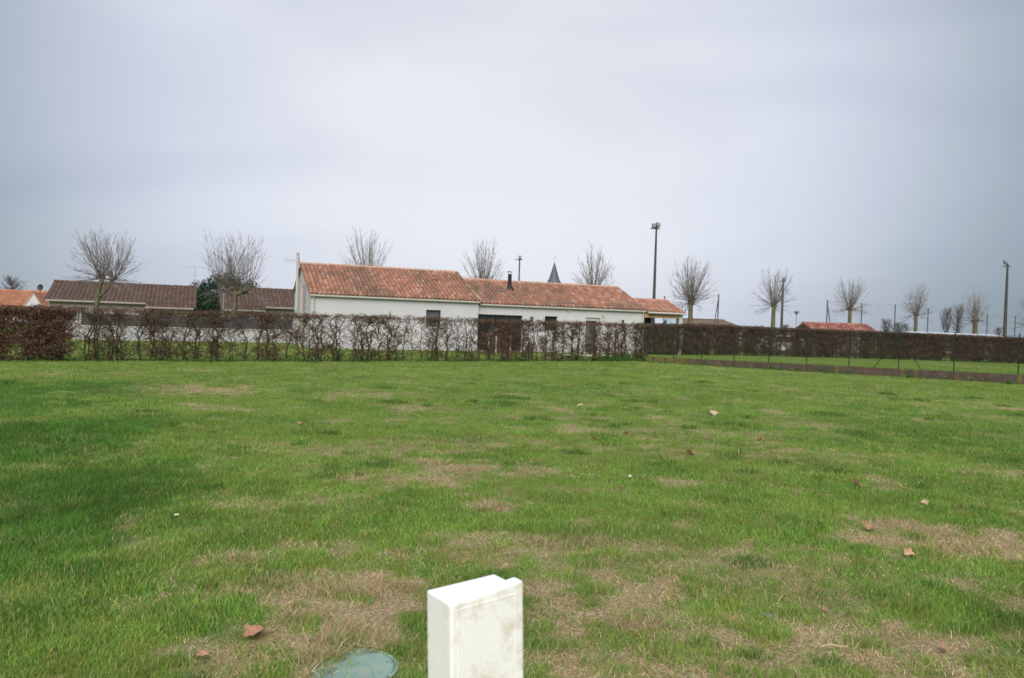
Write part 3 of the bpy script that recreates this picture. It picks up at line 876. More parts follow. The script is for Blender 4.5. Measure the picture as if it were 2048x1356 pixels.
# satellite dish on the gable
q = at(81, 575.5, Yo - 1)
sdsh = thing('satellite_dish', 'dark round satellite dish above the white gable of the orange house', 'satellite dish', (q.x, q.y, za))
mb = MB()
dz = q.z - za
Rm = Matrix.Translation((0, 0, dz)) @ Matrix.Rotation(R(78), 4, 'X')
rings = []
for k, (rr, zz) in enumerate(((.02, .0), (.15, .012), (.28, .045), (.38, .09), (.38, .10))):
    rings.append([tuple(Rm @ Vector((rr * math.cos(2 * math.pi * j / 20), rr * 1.12 * math.sin(2 * math.pi * j / 20), zz))) for j in range(20)])
for k in range(4):
    for j in range(20): mb.face([rings[k][j], rings[k][(j + 1) % 20], rings[k + 1][(j + 1) % 20], rings[k + 1][j]])
mb.face(rings[0][::-1]); mb.build('dish', M['black_metal'], sdsh)
mb = MB(); mb.tube([(0, .05, -.25), (0, .05, dz)], .03, 6); mb.build('mast', M['black_metal'], sdsh)
mb = MB(); mb.tube([(0, 0, dz - .3), (0, -.45, dz - .1)], .015, 5); mb.box((-.04, -.5, dz - .14), (.04, -.42, dz - .04)); mb.build('receiver', M['black_metal'], sdsh)

# ---- garden wall with grey panels
W0 = gnd(146, 679.5); W1 = gx(586, 51.6)
gw = thing('garden_wall', 'white rendered garden wall topped with dark grey fence panels left of the white house', 'wall', W0, math.atan2(W1.y - W0.y, W1.x - W0.x))
Lw = (W1 - W0).length
mb = MB(); mb.box((0, 0, -.05), (Lw, .2, .78)); mb.build('wall', M['gwall'], gw, bevel=.01)
mb = MB(); mb.box((-.02, -.03, .781), (Lw, .23, .84)); mb.build('coping', M['white_paint'], gw, bevel=.01)
u = .35; k = 0
while u < Lw - .3:
    b = min(u + 1.9, Lw)
    mb = MB()
    for j in range(5): mb.box((u + .05, .085, .86 + j * .135), (b - .0, .12, .86 + j * .135 + .128))
    mb.build('fence_panel', M['panel'], gw)
    mb = MB(); mb.box((u - .03, .07, .84), (u + .045, .14, 1.56)); mb.build('fence_post', M['panel'] if k else M['white_paint'], gw)
    u = b + .035; k += 1

# ---- buildings on the right
p = gx(1350, 100); zr = at(1440, 640, 104).z
bh = thing('long_brown_roof_building', 'low building with dull brown hipped roof just above the hedge right of the carport', 'building', p, R(4))
Lb = (gx(1492, 100) - p).length; ze = zr - 1.0
mb = MB(); wall_front(mb, 0, Lb - .3, 0, -.05, ze, [(2, 3.2, .9, ze - .3), (5, 6.2, .9, ze - .3)]); mb.face([(Lb - .3, 0, -.05), (Lb - .3, 6, -.05), (Lb - .3, 6, ze), (Lb - .3, 0, ze)]); mb.build('wall', M['render'], bh)
window(bh, 2, 3.2, .9, ze - .3, .1, 'glass', .07, 1, 'white_paint'); window(bh, 5, 6.2, .9, ze - .3, .1, 'glass', .07, 1, 'white_paint')
mb = MB()
c = (.15, .10, .08)
mb.face([(-.3, -.4, ze), (Lb, -.4, ze), (Lb - 1.6, 3, zr), (-.3, 3, zr)], c); mb.face([(Lb, -.4, ze), (Lb, 6.4, ze), (Lb - 1.6, 3, zr)], c); mb.face([(-.3, 3, zr), (Lb - 1.6, 3, zr), (Lb, 6.4, ze), (-.3, 6.4, ze)], c)
mb.face([(-.3, -.4, ze), (-.3, 3, zr), (-.3, 6.4, ze)], c); mb.face([(-.3, -.4, ze - .05), (-.3, 6.4, ze - .05), (Lb, 6.4, ze - .05), (Lb, -.4, ze - .05)], c)
mb.tube([(-.3, 3, zr), (Lb - 1.6, 3, zr)], .1, 8, c)
mb.build('roof', M['tile'], bh)

Ys = 61.5
p = gx(1633, Ys); q = gx(1745, Ys); Ls = (q - p).length
sh = thing('garden_shed', 'garden shed with red tiled roof and pale grey boarded walls behind the right hedge', 'shed', p, R(2))
zr = at(1680, 649.5, Ys + 1.7).z; ze = at(1690, 661.5, Ys).z
mb = MB(); wall_front(mb, 0, Ls, 0, -.05, ze, []); gable_body(mb, 0, Ls, 0, ze + .02, 1.7, zr - ze)
mb.build('wall', material('grey_boards', (.33, .33, .36), .8, .2, noise=.25, nscale=2.2, stretch=(6, 6, .3)), sh)
gable_roof('roof', sh, -.4, Ls + .45, -.4, ze - .09, 2.1, zr - ze + .1, RED, M['tile'], cw=.3, rl=.4)
mb = MB()
for k in range(14): mb.box((.1 + k * Ls / 14, -.03, 0), (.15 + k * Ls / 14, -.003, ze - .05))
mb.build('board_strip', M['panel'], sh)

p = gx(1822, 86); q = gx(2008, 84); Ll = (q - p).length
lw = thing('low_metal_roof_shelter', 'long low shelter with pale flat metal roof seen above the right hedge', 'shelter', p, math.atan2((q - p).y, (q - p).x))
zt = at(1900, 668.3, 86).z
mb = MB(); P = [(0, 0, zt + .02), (Ll, 0, zt - .05), (Ll, 2.8, zt + .10), (0, 2.8, zt + .2)]
mb.face(P); mb.face([(a, b, c_ - .16) for a, b, c_ in P][::-1])
for a, b in ((0, 1), (1, 2), (2, 3), (3, 0)): mb.face([P[a], (P[a][0], P[a][1], P[a][2] - .16), (P[b][0], P[b][1], P[b][2] - .16), P[b]])
mb.build('roof', M['zinc'], lw)
for k in range(6):
    mb = MB(); mb.box((.3 + k * (Ll - .7) / 5, .2, 0), (.4 + k * (Ll - .7) / 5, .3, zt - .16)); mb.build('post', M['galv'], lw)
mb = MB(); mb.box((0, 2.5, 0), (Ll, 2.6, zt - .1)); mb.build('back_wall', M['gwall'], lw)

# ---- church
Yc = 260
p = gx(1105, Yc); ch = thing('church', 'church with grey slate broach spire rising far behind the white house roof', 'church', p, R(20))
zb = at(1105, 577, Yc).z; zm = at(1105, 556, Yc).z; zt = at(1105, 523, Yc).z; k = Yc / F_PX
mb = MB()
prev = None
for rr, z, n in ((26.4 * k, zb, 8), (20.9 * k, zb + (zm - zb) * .25, 8), (14.5 * k, zb + (zm - zb) * .62, 8), (10.3 * k, zm, 8), (6.6 * k, zm + (zt - zm) * .36, 8), (.02, zt, 8)):
    ring = [(rr * math.cos(2 * math.pi * j / n), rr * math.sin(2 * math.pi * j / n), z) for j in range(n)]
    if prev:
        for j in range(n): mb.face([prev[j], prev[(j + 1) % n], ring[(j + 1) % n], ring[j]])
    prev = ring
sp = mb.build('spire', M['slate'], ch)
mb = MB(); mb.tube([(0, 0, zt - .2), (0, 0, at(1105, 510, Yc).z)], .05, 5); mb.box((-.45, -.04, zt + 1.15), (.45, .04, zt + 1.25)); mb.build('cross', M['galv'], sp)
s = 15 * k
mb = MB(); mb.box((-s, -s, -.1), (s, s, zb - .02))
for a in range(4):
    Rz = Matrix.Rotation(a * math.pi / 2, 4, 'Z')
    mb.box((-.6, -s - .06, zb - 4), (.6, -s - .003, zb - 1.2), M=Rz)
mb.build('tower', M['stone'], ch)
mb = MB(); mb.box((s, -4, -.1), (s + 22, 4, 6)); mb.build('nave', M['stone'], ch)
mb = MB(); mb.face([(s, -4.3, 6), (s + 22.3, -4.3, 6), (s + 22.3, 0, 10), (s, 0, 10)]); mb.face([(s, 0, 10), (s + 22.3, 0, 10), (s + 22.3, 4.3, 6), (s, 4.3, 6)]); mb.face([(s + 22.3, -4.3, 6), (s + 22.3, 4.3, 6), (s + 22.3, 0, 10)]); mb.build('nave_roof', M['slate'], ch)


# ------------------------------------------------------------------ floodlight masts, lamps
def mast(px0, px1, ytop, Y, r0, r1, label, heads, group='concrete floodlight masts'):
    p = gx(px0, Y)
    t_ = thing('floodlight_mast', label, 'mast', p, 0, group)
    tp = at(px1, ytop, Y)
    h = tp.z
    mb = MB(); mb.tube([(0, 0, -.1), (0, 0, h)], [r0, r1], 10); mb.build('pole', M['concrete'], t_)
    mb = MB(); mb.box((-.9 * heads[0][2], -.05, h - .3), (.55 * heads[0][2], .05, h - .2)); mb.tube([(0, 0, h - .4), (0, 0, h + .1)], r1 * 1.2, 8); mb.build('bracket', M['lamp_metal'], t_)
    for dx, dz, s in heads:
        mb = MB()
        Mx = Matrix.Translation((dx, -.1, h + dz)) @ Matrix.Rotation(R(-18), 4, 'X') @ Matrix.Rotation(R(12), 4, 'Z')
        mb.box((-.3 * s, -.12 * s, -.3 * s), (.3 * s, .14 * s, .3 * s), M=Mx); mb.box((-.2 * s, .14 * s, -.2 * s), (.2 * s, .26 * s, .2 * s), M=Mx)
        mb.tube([Mx @ Vector((0, .1 * s, -.3 * s)), Mx @ Vector((0, .1 * s, -.5 * s))], .04, 6)
        o = mb.build('floodlight', M['lamp_metal'], t_)
        mb = MB(); mb.box((-.26 * s, -.135 * s, -.26 * s), (.26 * s, -.121 * s, .26 * s), M=Mx); mb.build('lens', M['lens'], o)
    return t_


mast(1306, 1311, 452, 76, .19, .085, 'tallest concrete floodlight mast, rising above the carport roof', [(-.26, .02, .62), (.14, .12, .62)])
mast(1035, 1037, 516, 115, .13, .10, 'slim floodlight mast behind the roof between black flue and church spire', [(.05, .1, .75)])
mast(1563, 1568, 560, 144, .26, .16, 'floodlight mast standing in front of a pollard tree right of the brown roof', [(.15, .15, .9)])
mast(2010, 2016, 529, 101, .27, .12, 'dark floodlight mast at the far right with its lamp cocked to the left', [(-.35, .25, .7)])


def street_lamp(px, ytop, Y, s, label):
    p = gx(px, Y); h = at(px, ytop, Y).z
    t_ = thing('street_lamp', label, 'street lamp', p, 0, 'teal capped street lamps')
    mb = MB(); mb.tube([(0, 0, 0), (0, 0, h - .55 * s)], [.07, .045], 8); mb.build('pole', M['galv'], t_)
    mb = MB(); mb.lathe([(.46, 0), (.44, .06), (.32, .2), (.12, .28), (.02, .3)] if s == 1 else [(r * s, z * s) for r, z in ((.46, 0), (.44, .06), (.32, .2), (.12, .28), (.02, .3))], (0, 0, h - .3 * s), 16); mb.build('lamp_cap', M['teal'], t_, smooth=True)
    mb = MB(); mb.lathe([(.08 * s, -.3 * s), (.2 * s, -.1 * s), (.26 * s, 0)], (0, 0, h - .3 * s), 12); mb.build('lamp_globe', M['lens'], t_)


street_lamp(1592, 621, 84, .75, 'street lamp with teal cap above the right hedge, beside the floodlight mast')
street_lamp(446, 571, 55, .5, 'street lamp with pale teal dome in front of dark evergreens, left of a brown roof')


# ------------------------------------------------------------------ trees
def bez(p0, p1, p2, n):
    return [p0.lerp(p1, t_).lerp(p1.lerp(p2, t_), t_) for t_ in [k / n for k in range(n + 1)]]


def pollard(px, Y, yhead, ytop, half, label, heads=((0, 0),), n=95, tr=.2, seed=0, fork=None, lean=0.0):
    rd = random.Random(seed)
    p = gx(px, Y)
    k = Y / F_PX
    zh = at(px, yhead, Y).z; H = (at(px, ytop, Y).z - zh) * 1.09; Rr = half * k * 1.08
    t_ = thing('pollard_tree', label, 'tree', p, 0, 'bare pollard trees in a row')
    mb = MB()
    hx = [Vector((a * k, 0, zh - b * k)) for a, b in heads]
    h0 = hx[0]
    pts = []
    nseg = 9
    for i in range(nseg + 1):
        s = i / nseg
        pts.append((lean * s * (1 - s) * 2 + h0.x * s ** 2 + rd.uniform(-.02, .02), rd.uniform(-.02, .02), -.1 + (h0.z + .1) * s))
    mb.tube(pts, [tr * (1.25 - .45 * min(1, i / nseg * 1.3)) * (1.6 if i == 0 else 1) for i in range(nseg + 1)], 10)
    for j, hd in enumerate(hx):
        if j > 0:
            a = Vector(pts[max(1, int(nseg * (.90 if abs(heads[j][0]) < 24 else .74)))])
            mb.tube(bez(a, Vector((hd.x * .6 + a.x * .4, .05, a.z * .6 + hd.z * .4)), hd, 5), [tr * .7, tr * .65, tr * .6, tr * .55, tr * .6, tr * .7], 8)
        for q in range(9):       # knuckles
            d = Vector((rd.gauss(0, 1), rd.gauss(0, 1), rd.gauss(.2, .6))).normalized()
            c = hd + d * tr * .8
            mb.tube([hd - Vector((0, 0, tr * .3)), c, c + d * tr * .5], [tr * .8, tr * .62, tr * .2], 7)
    mb.build('trunk', M['bark'], t_, smooth=True)
    mb = MB()
    for i in range(n):
        hd = hx[i % len(hx)] if len(hx) > 1 else h0
        aw = 2 * math.pi * rd.random()
        el = R(rd.uniform(-20, 88)) if rd.random() < .85 else R(rd.uniform(40, 90))
        ln = rd.uniform(.70, 1.03)
        dz = Vector((math.cos(aw), math.sin(aw), 0))
        sp_ = math.cos(el) ** .55
        off = Vector((0, 0, 0)) if len(hx) == 1 else Vector((-hd.x * .4, 0, 0))
        end = hd + off + dz * Rr * sp_ * ln + Vector((0, 0, H * math.sin(el) * ln))
        ctl = hd + dz * Rr * sp_ * ln * .52 + Vector((0, 0, H * (math.sin(el) * .43 + .01) * ln))
        pt = bez(hd + dz * tr * .5, ctl, end, 6)
        pt = [q + Vector((rd.gauss(0, .03), rd.gauss(0, .03), rd.gauss(0, .03))) * (j > 0) for j, q in enumerate(pt)]
        r0 = rd.uniform(.011, .024)
        mb.tube(pt, [r0, r0 * .85, r0 * .7, r0 * .58, r0 * .46, r0 * .36, r0 * .22], 4, cap=False)
        for j in range(rd.randint(8, 13)):
            q = rd.uniform(.25, .97) * 6; a = int(q); f_ = q - a
            b0 = pt[a].lerp(pt[min(a + 1, 6)], f_)
            tn = (pt[min(a + 1, 6)] - pt[a]).normalized()
            d = (tn * 1.0 + Vector((rd.gauss(0, .5), rd.gauss(0, .5), rd.gauss(.15, .4)))).normalized()
            l = rd.uniform(.12, .32) * H * .55
            m_ = b0 + d * l * .5 + Vector((0, 0, l * .04)); e_ = b0 + d * l + Vector((0, 0, l * .12))
            mb.tube([b0, m_, e_], [.0075, .0065, .004], 3, cap=False)
    mb.build('crown', M['twig'], t_)
    return t_


pollard(194, 50, 553, 456, 63, 'twin-headed bare pollard tree in front of the left brown roof', heads=((8, 2), (30, 4)), n=120, tr=.17, seed=1, lean=-.25)
pollard(468, 53, 574, 463, 60, 'bare pollard tree beside dark evergreens, in front of the second brown roof', heads=((0, 3), (-20, 4), (21, 6)), n=110, tr=.21, seed=2)
pollard(733, 62, 575, 463, 62, 'bare pollard crown above the left wing ridge of the white house', n=80, tr=.24, seed=3)
pollard(965, 63, 585, 486, 48, 'bare pollard crown above the roof beside the black flue', n=80, tr=.22, seed=4)
pollard(1184, 66, 590, 498, 44, 'bare pollard crown above the main roof right of the church spire', n=80, tr=.22, seed=5)
pollard(1380, 69, 606, 521, 47, 'full round pollard tree just right of the carport', n=115, tr=.25, seed=6)
pollard(1546, 78, 611, 539, 42, 'straight pollard tree left of a floodlight mast behind the right hedge', n=95, tr=.24, seed=7)
pollard(1699, 88, 619, 558, 41, 'small pollard tree behind the red shed roof', n=95, tr=.24, seed=8)
pollard(1831, 94, 630, 571, 33, 'small pollard tree between the shed and the metal roofed shelter', n=90, tr=.24, seed=9)
pollard(1950, 100, 641, 583, 33, 'thick-trunked pollard tree left of the right-hand floodlight mast', n=90, tr=.36, seed=10)
pollard(2066, 108, 648, 592, 42, 'pollard crown cut off by the right edge of the view', n=90, tr=.3, seed=11)


def bare_tree(px, Y, ytop, half, label, seed, upright=0.3, n=60, name='bare_tree', group='distant bare trees'):
    rd = random.Random(seed)
    p = gx(px, Y); k = Y / F_PX
    H = at(px, ytop, Y).z; Rr = half * k
    t_ = thing(name, label, 'tree', p, 0, group)
    mb = MB(); mb.tube([(0, 0, -.1), (rd.uniform(-.1, .1), 0, H * .4), (0, 0, H * .93)], [H * .022, H * .015, .02], 7); mb.build('trunk', M['twig_far'], t_)
    mb = MB()
    for i in range(n):
        s = rd.uniform(.12, .95) ** .8; aw = 2 * math.pi * rd.random()
        b0 = Vector((0, 0, H * s * .85))
        ln = Rr * rd.uniform(.6, 1.1) * math.sin(math.pi * min(.98, max(.12, .15 + s * .8))) ** .7
        e_ = b0 + Vector((math.cos(aw) * ln, math.sin(aw) * ln, ln * rd.uniform(.3, .9) + upright * H * .18))
        e_.z = min(e_.z, H * rd.uniform(.9, 1.0))
        pt = bez(b0, b0 + Vector((math.cos(aw) * ln * .6, math.sin(aw) * ln * .6, ln * .2)), e_, 4)
        mb.tube(pt, [.05, .04, .03, .022, .015], 4, cap=False)
        for j in range(16):
            q = rd.uniform(.3, 1.0) * 4; a = min(3, int(q)); c = pt[a].lerp(pt[a + 1], q - a)
            d = Vector((rd.gauss(0, 1), rd.gauss(0, 1), rd.gauss(.6, .7))).normalized() * rd.uniform(.25, .6) * max(ln * .5, .5)
            mb.tube([c, c + d], [.02, .012], 3, cap=False)
    mb.build('crown', M['twig_far'], t_)


bare_tree(21, 120, 543, 26, 'bare tree beyond the orange roof at the far left', 21, n=80)
bare_tree(1772, 170, 634, 13, 'narrow bare tree right of the red shed roof', 22, .9, n=60)
bare_tree(1795, 175, 640, 16, 'low bare bush behind a net post right of the shed', 23, n=60)
bare_tree(1893, 185, 612, 14, 'upright bare poplar, left one of the far pair by the shelter', 24, 1.5, n=70)
bare_tree(1914, 185, 605, 15, 'taller upright bare poplar of the far pair beside the thick pollard', 25, 1.5, n=70)
bare_tree(1607, 190, 640, 14, 'distant rounded bare tree beside the teal street lamp', 26, n=60)
bare_tree(1570, 200, 646, 12, 'distant low bare tree behind the floodlight mast foot', 27, n=50)
bare_tree(1811, 190, 644, 14, 'distant low bare bush between two net posts', 30, n=50)
bare_tree(1998, 140, 650, 12, 'small dark clipped tree at the foot of the right floodlight mast', 28, n=40)


def far_wood():
    rd = random.Random(99)
    mb = MB()
    for i in range(2600):
        px = rd.uniform(-200, 2300); Y = rd.uniform(320, 420)
        p = gx(px, Y); h = rd.uniform(1.5, 5.0) * (.6 + .6 * math.sin(px * .013) ** 2)
        d = Vector((rd.gauss(0, .8), 0, h * .5))
        mb.tube([p, p + Vector((0, 0, h * .5)), p + d + Vector((0, 0, h * .3))], [.22, .16, .05], 3, cap=False)
    o = mb.build('far_wood', M['twig_far'])
    tag(o, 'thin line of distant bare woodland along the horizon', 'woodland', kind='stuff')


far_wood()


def blob_tree(px, Y, ytop, half, label, seed, name='evergreen_tree'):
    rd = random.Random(seed); p = gx(px, Y); k = Y / F_PX; H = at(px, ytop, Y).z; Rr = half * k
    t_ = thing(name, label, 'tree', p, 0, 'dark evergreens between the brown houses')
    mb = MB(); mb.tube([(0, 0, -.1), (.05, 0, H * .5), (0, 0, H * .8)], [.22, .15, .05], 8); mb.build('trunk', M['bark'], t_)
    mb = MB()
    cl = [(Vector((rd.gauss(0, .5) * Rr, rd.gauss(0, .5) * Rr, H * rd.uniform(.3, .88))), Rr * rd.uniform(.3, .55)) for _ in range(24)]
    cl.append((Vector((0, 0, H * .86)), Rr * .32))
    for c, r in cl:
        for i in range(420):
            d = Vector((rd.gauss(0, 1), rd.gauss(0, 1), rd.gauss(0, 1))).normalized() * r * rd.uniform(.45, 1.05)
            q = c + d
            if q.z < .3 or q.z > H * 1.02: continue
            a = Vector((rd.gauss(0, 1), rd.gauss(0, 1), rd.gauss(0, 1))).normalized(); b = a.cross(Vector((rd.gauss(0, 1), rd.gauss(0, 1), rd.gauss(0, 1)))).normalized()
            s = rd.uniform(.06, .13)
            g = rd.uniform(.6, 1.3)
            mb.face([q - a * s, q + b * s * .6, q + a * s, q - b * s * .6], (.022 * g, .045 * g, .024 * g))
    mb.build('crown', M['evergreen'], t_)


blob_tree(414, 84, 557, 46, 'dark evergreen with uneven crown behind the tall aerial', 41)
blob_tree(452, 80, 549, 56, 'tallest dark evergreen behind the second pollard', 42)
blob_tree(371, 88, 566, 16, 'small dark evergreen top showing over the left brown roof', 43)
blob_tree(484, 86, 562, 34, 'dark evergreen behind the end of the second brown roof', 44)


# ------------------------------------------------------------------ hedges
LEAFC = [(.185, .098, .066), (.155, .082, .058), (.13, .075, .056), (.22, .125, .075), (.12, .075, .06), (.20, .115, .09)]


def leaf_quad(mb, q, s, rd, pal, tint=1.0):
    a = Vector((rd.gauss(0, 1), rd.gauss(0, 1), rd.gauss(0, 1))).normalized()
    b = a.cross(Vector((rd.gauss(0, 1), rd.gauss(0, 1), rd.gauss(0, 1)))).normalized()
    g = rd.uniform(.7, 1.3) * tint; c = rd.choice(pal)
    mb.face([q - a * s, q + b * s * .55, q + a * s, q - b * s * .55], (c[0] * g, c[1] * g, c[2] * g))


def hedge(name, label, line, spacing, hfun, leaffun, width, seed, dens=1.0, stemr=.02, pal=None):
    pal = pal or LEAFC
    rd = random.Random(seed)
    o0 = line[0]
    t_ = thing(name, label, 'hedge', o0)
    tw = MB(); lf = MB(); gl_ = MB()
    nst = 0
    stems = []
    for a, b in zip(line[:-1], line[1:]):
        Ls_ = (b - a).length; n = max(1, int(Ls_ / spacing)); tn = (b - a).normalized(); nm = Vector((-tn.y, tn.x, 0))
        for i in range(n):
            s = (i + rd.uniform(.15, .85)) / n
            base = a.lerp(b, s) + nm * rd.gauss(0, .07) - o0; lv_k = rd.uniform(.55, 1.45)
            pxx = 1024 + F_PX * (a.lerp(b, s).x) / a.lerp(b, s).y
            h = hfun(pxx) ; lv = leaffun(pxx) * lv_k
            for j in range(rd.choice((1, 2, 2, 3))):
                b0 = base + tn * rd.gauss(0, .07)
                ph = rd.uniform(0, 6.3); am = rd.uniform(.008, .03)
                st = [b0 + tn * (am * math.sin(ph + 5.5 * z / h) + rd.gauss(0, .02) + (rd.gauss(0, .12) * z / h)) + nm * rd.gauss(0, .02) + Vector((0, 0, z)) for z in [h * q / 7 for q in range(8)]]
                st[-1].z = h * rd.uniform(.92, 1.01)
                r0 = stemr * rd.uniform(.6, 1.45)
                stems.append((st, r0))
                for q in range(int(rd.randint(26, 36) * dens)):
                    z = rd.uniform(.04, .98); f = z * 7; k = min(6, int(f)); c = st[k].lerp(st[k + 1], f - k)
                    sgn = rd.choice((-1, 1))
                    d = (tn * sgn * rd.uniform(.4, 1) + nm * rd.gauss(0, .5) + Vector((0, 0, rd.gauss(.45, .5)))).normalized()
                    l = rd.uniform(.2, .72)
                    e1 = c + d * l * .5; e2 = c + d * l + Vector((0, 0, l * rd.uniform(-.1, .3))); e2.z = min(e2.z, h * rd.uniform(.97, 1.03))
                    off = (e2.dot(nm))
                    tw.tube([c, e1, e2], [.0095, .008, .005], 3, cap=False)
                    for w_ in range(2):
                        x0 = e1.lerp(e2, rd.random()); x1 = x0 + Vector((rd.gauss(0, 1), rd.gauss(0, 1), rd.gauss(.3, .8))).normalized() * rd.uniform(.08, .2); x1.z = min(x1.z, h * 1.02)
                        tw.tube([x0, x1], [.006, .004], 3, cap=False)
                    edge = 1.0 + 1.6 * max(0, (z - .82) / .18)
                    nl = lv * 23 * edge * rd.uniform(0, 2)
                    for w_ in range(int(nl + rd.random())):
                        q2 = c.lerp(e2, rd.uniform(.1, 1.05)) + tn * rd.gauss(0, .11) + nm * rd.gauss(0, width * .3) + Vector((0, 0, rd.gauss(0, .05)))
                        q2.z = min(max(q2.z, .04), h * rd.uniform(.95, 1.01))
                        leaf_quad(lf, q2, rd.uniform(.017, .034), rd, pal)
                    if z < .24:
                        for w_ in range(rd.randint(4, 14)):
                            q2 = c + Vector((rd.gauss(0, .16), rd.gauss(0, .16), rd.gauss(0, .07))); q2.z = max(.03, q2.z)
                            leaf_quad(gl_, q2, rd.uniform(.02, .045), rd, [(.065, .105, .03), (.085, .10, .035), (.10, .085, .04), (.11, .075, .045)])
            # clipped fringe along the top
            for q in range(int(16 * dens)):
                c = base + tn * rd.uniform(-.5, .5) * spacing * 1.4 + nm * rd.gauss(0, width * .4) + Vector((0, 0, h - rd.uniform(.03, .16)))
                e = c + Vector((rd.gauss(0, .06), rd.gauss(0, .05), rd.uniform(.05, .16)))
                tw.tube([c, e], [.005, .003], 3, cap=False)
                for w_ in range(int(lv * 4 + rd.random())): leaf_quad(lf, c + Vector((rd.gauss(0, .06), rd.gauss(0, .06), rd.gauss(-.02, .05))), rd.uniform(.018, .034), rd, pal)
    stems.sort(key=lambda x: -x[1])
    for st, r0 in stems[:96]:
        mb = MB(); mb.tube(st, [r0 * (1.25 - .1 * k) for k in range(8)], 6); mb.build('stem', M['stem'], t_, smooth=True)
    if len(stems) > 96:
        mb = MB()
        for st, r0 in stems[96:]: mb.tube(st, [r0 * (1.25 - .1 * k) for k in range(8)], 5)
        tag(mb.build('thin_stems', M['stem'], t_), kind='stuff')
    tag(tw.build('twigs', M['stem'], t_), kind='stuff'); tag(lf.build('brown_leaves', M['leaf'], t_), kind='stuff')
    if gl_.f: tag(gl_.build('green_leaves', M['green'], t_), kind='stuff')
    return t_


def lerp_tab(tab):
    X_ = [a for a, b in tab]; Y_ = [b for a, b in tab]
    return lambda x: float(np.interp(x, X_, Y_))


HS = lerp_tab([(-300, 1.70), (0, 1.71), (650, 1.80), (1292, 1.88)])
LV = lerp_tab([(-300, 3.2), (40, 3.0), (152, 2.5), (165, .22), (285, .2), (310, .6), (385, .5), (400, .2), (500, .25), (530, .6), (600, .65),
               (640, .42), (720, .6), (870, .45), (900, .22), (950, .25), (970, .6), (1080, .5), (1180, .5), (1292, .45)])
# the front hedge in two runs: the leafy left end and the thin see-through run
sp_ = HEDGE[1].lerp(HEDGE[2], 0.30)
d01 = None
for k in range(101):
    q = HEDGE[1].lerp(HEDGE[2], k / 100)
    if 1024 + F_PX * q.x / q.y >= 152: d01 = q; break
hedge('hornbeam_hedge', 'dense brown-leafed clipped hedge at the left end, below the orange roof', [HEDGE[0], HEDGE[1], d01], .40, HS, LV, .34, 51, 1.7)
hedge('hornbeam_hedge', 'thin see-through clipped hedge of bare stems in front of the white house', [d01, HEDGE[2], HEDGE[3]], .395, HS, LV, .24, 52, 1.0, .022)
HR = lerp_tab([(1290, 1.97), (1420, 2.1), (1560, 2.02), (1760, 2.0), (2048, 1.86), (2400, 1.8)])
LR = lerp_tab([(1290, .55), (1370, .8), (1400, 1.7), (1630, 1.6), (1680, .9), (1760, .8), (1780, 1.9), (2400, 1.9)])
hedge('hornbeam_hedge', 'thick dark brown hedge behind the wire fence on the right', RHEDGE, .33, HR, LR, .4, 53, 1.8, .024, [(.145, .092, .07), (.12, .08, .064), (.10, .072, .06), (.17, .102, .075), (.125, .095, .075)])


# weeds along the foot of the hedge and of the wall
def weeds():
    rd = random.Random(61); mb = MB()
    pal = [(.055, .14, .022), (.075, .17, .03), (.05, .12, .03), (.10, .17, .04)]

    def tuft(p, r, h, n):
        for _ in range(n):
            q = p + Vector((rd.gauss(0, r), rd.gauss(0, r * .6), rd.uniform(.01, h))); leaf_quad(mb, q, rd.uniform(.02, .055), rd, pal)
    for a, b in zip(HEDGE[:-1], HEDGE[1:]):
        n = int((b - a).length / .22)
        for i in range(n):
            p = a.lerp(b, (i + rd.random()) / n)
            if rd.random() < .72: tuft(p + Vector((rd.gauss(0, .1), rd.gauss(-.12, .22), 0)), rd.uniform(.08, .2), rd.uniform(.06, .26) * rd.choice((.6, 1, 1.3)), rd.randint(12, 42))
    q0 = gnd(1130, 722)
    for i in range(70):
        p = q0.lerp(HEDGE[3], rd.random()) + Vector((rd.gauss(0, .1), rd.gauss(-.1, .25), 0)); tuft(p, .16, rd.uniform(.12, .34), 40)
    n = int((WALL2 - WALL0).length / .3)
    tn = (WALL2 - WALL0).normalized(); nm = Vector((tn.y, -tn.x, 0))
    if nm.y > 0: nm = -nm
    for i in range(n):
        p = WALL0.lerp(WALL2, (i + rd.random()) / n) + nm * rd.uniform(.02, .35)
        if rd.random() < .62: tuft(p, rd.uniform(.08, .2), rd.uniform(.06, .2) * rd.choice((.5, 1, 1.3)), rd.randint(12, 50))
    o = mb.build('weeds', M['green'])
    tag(o, 'bright green weeds and nettles along the foot of hedge and wall', 'weeds', kind='stuff')


weeds()

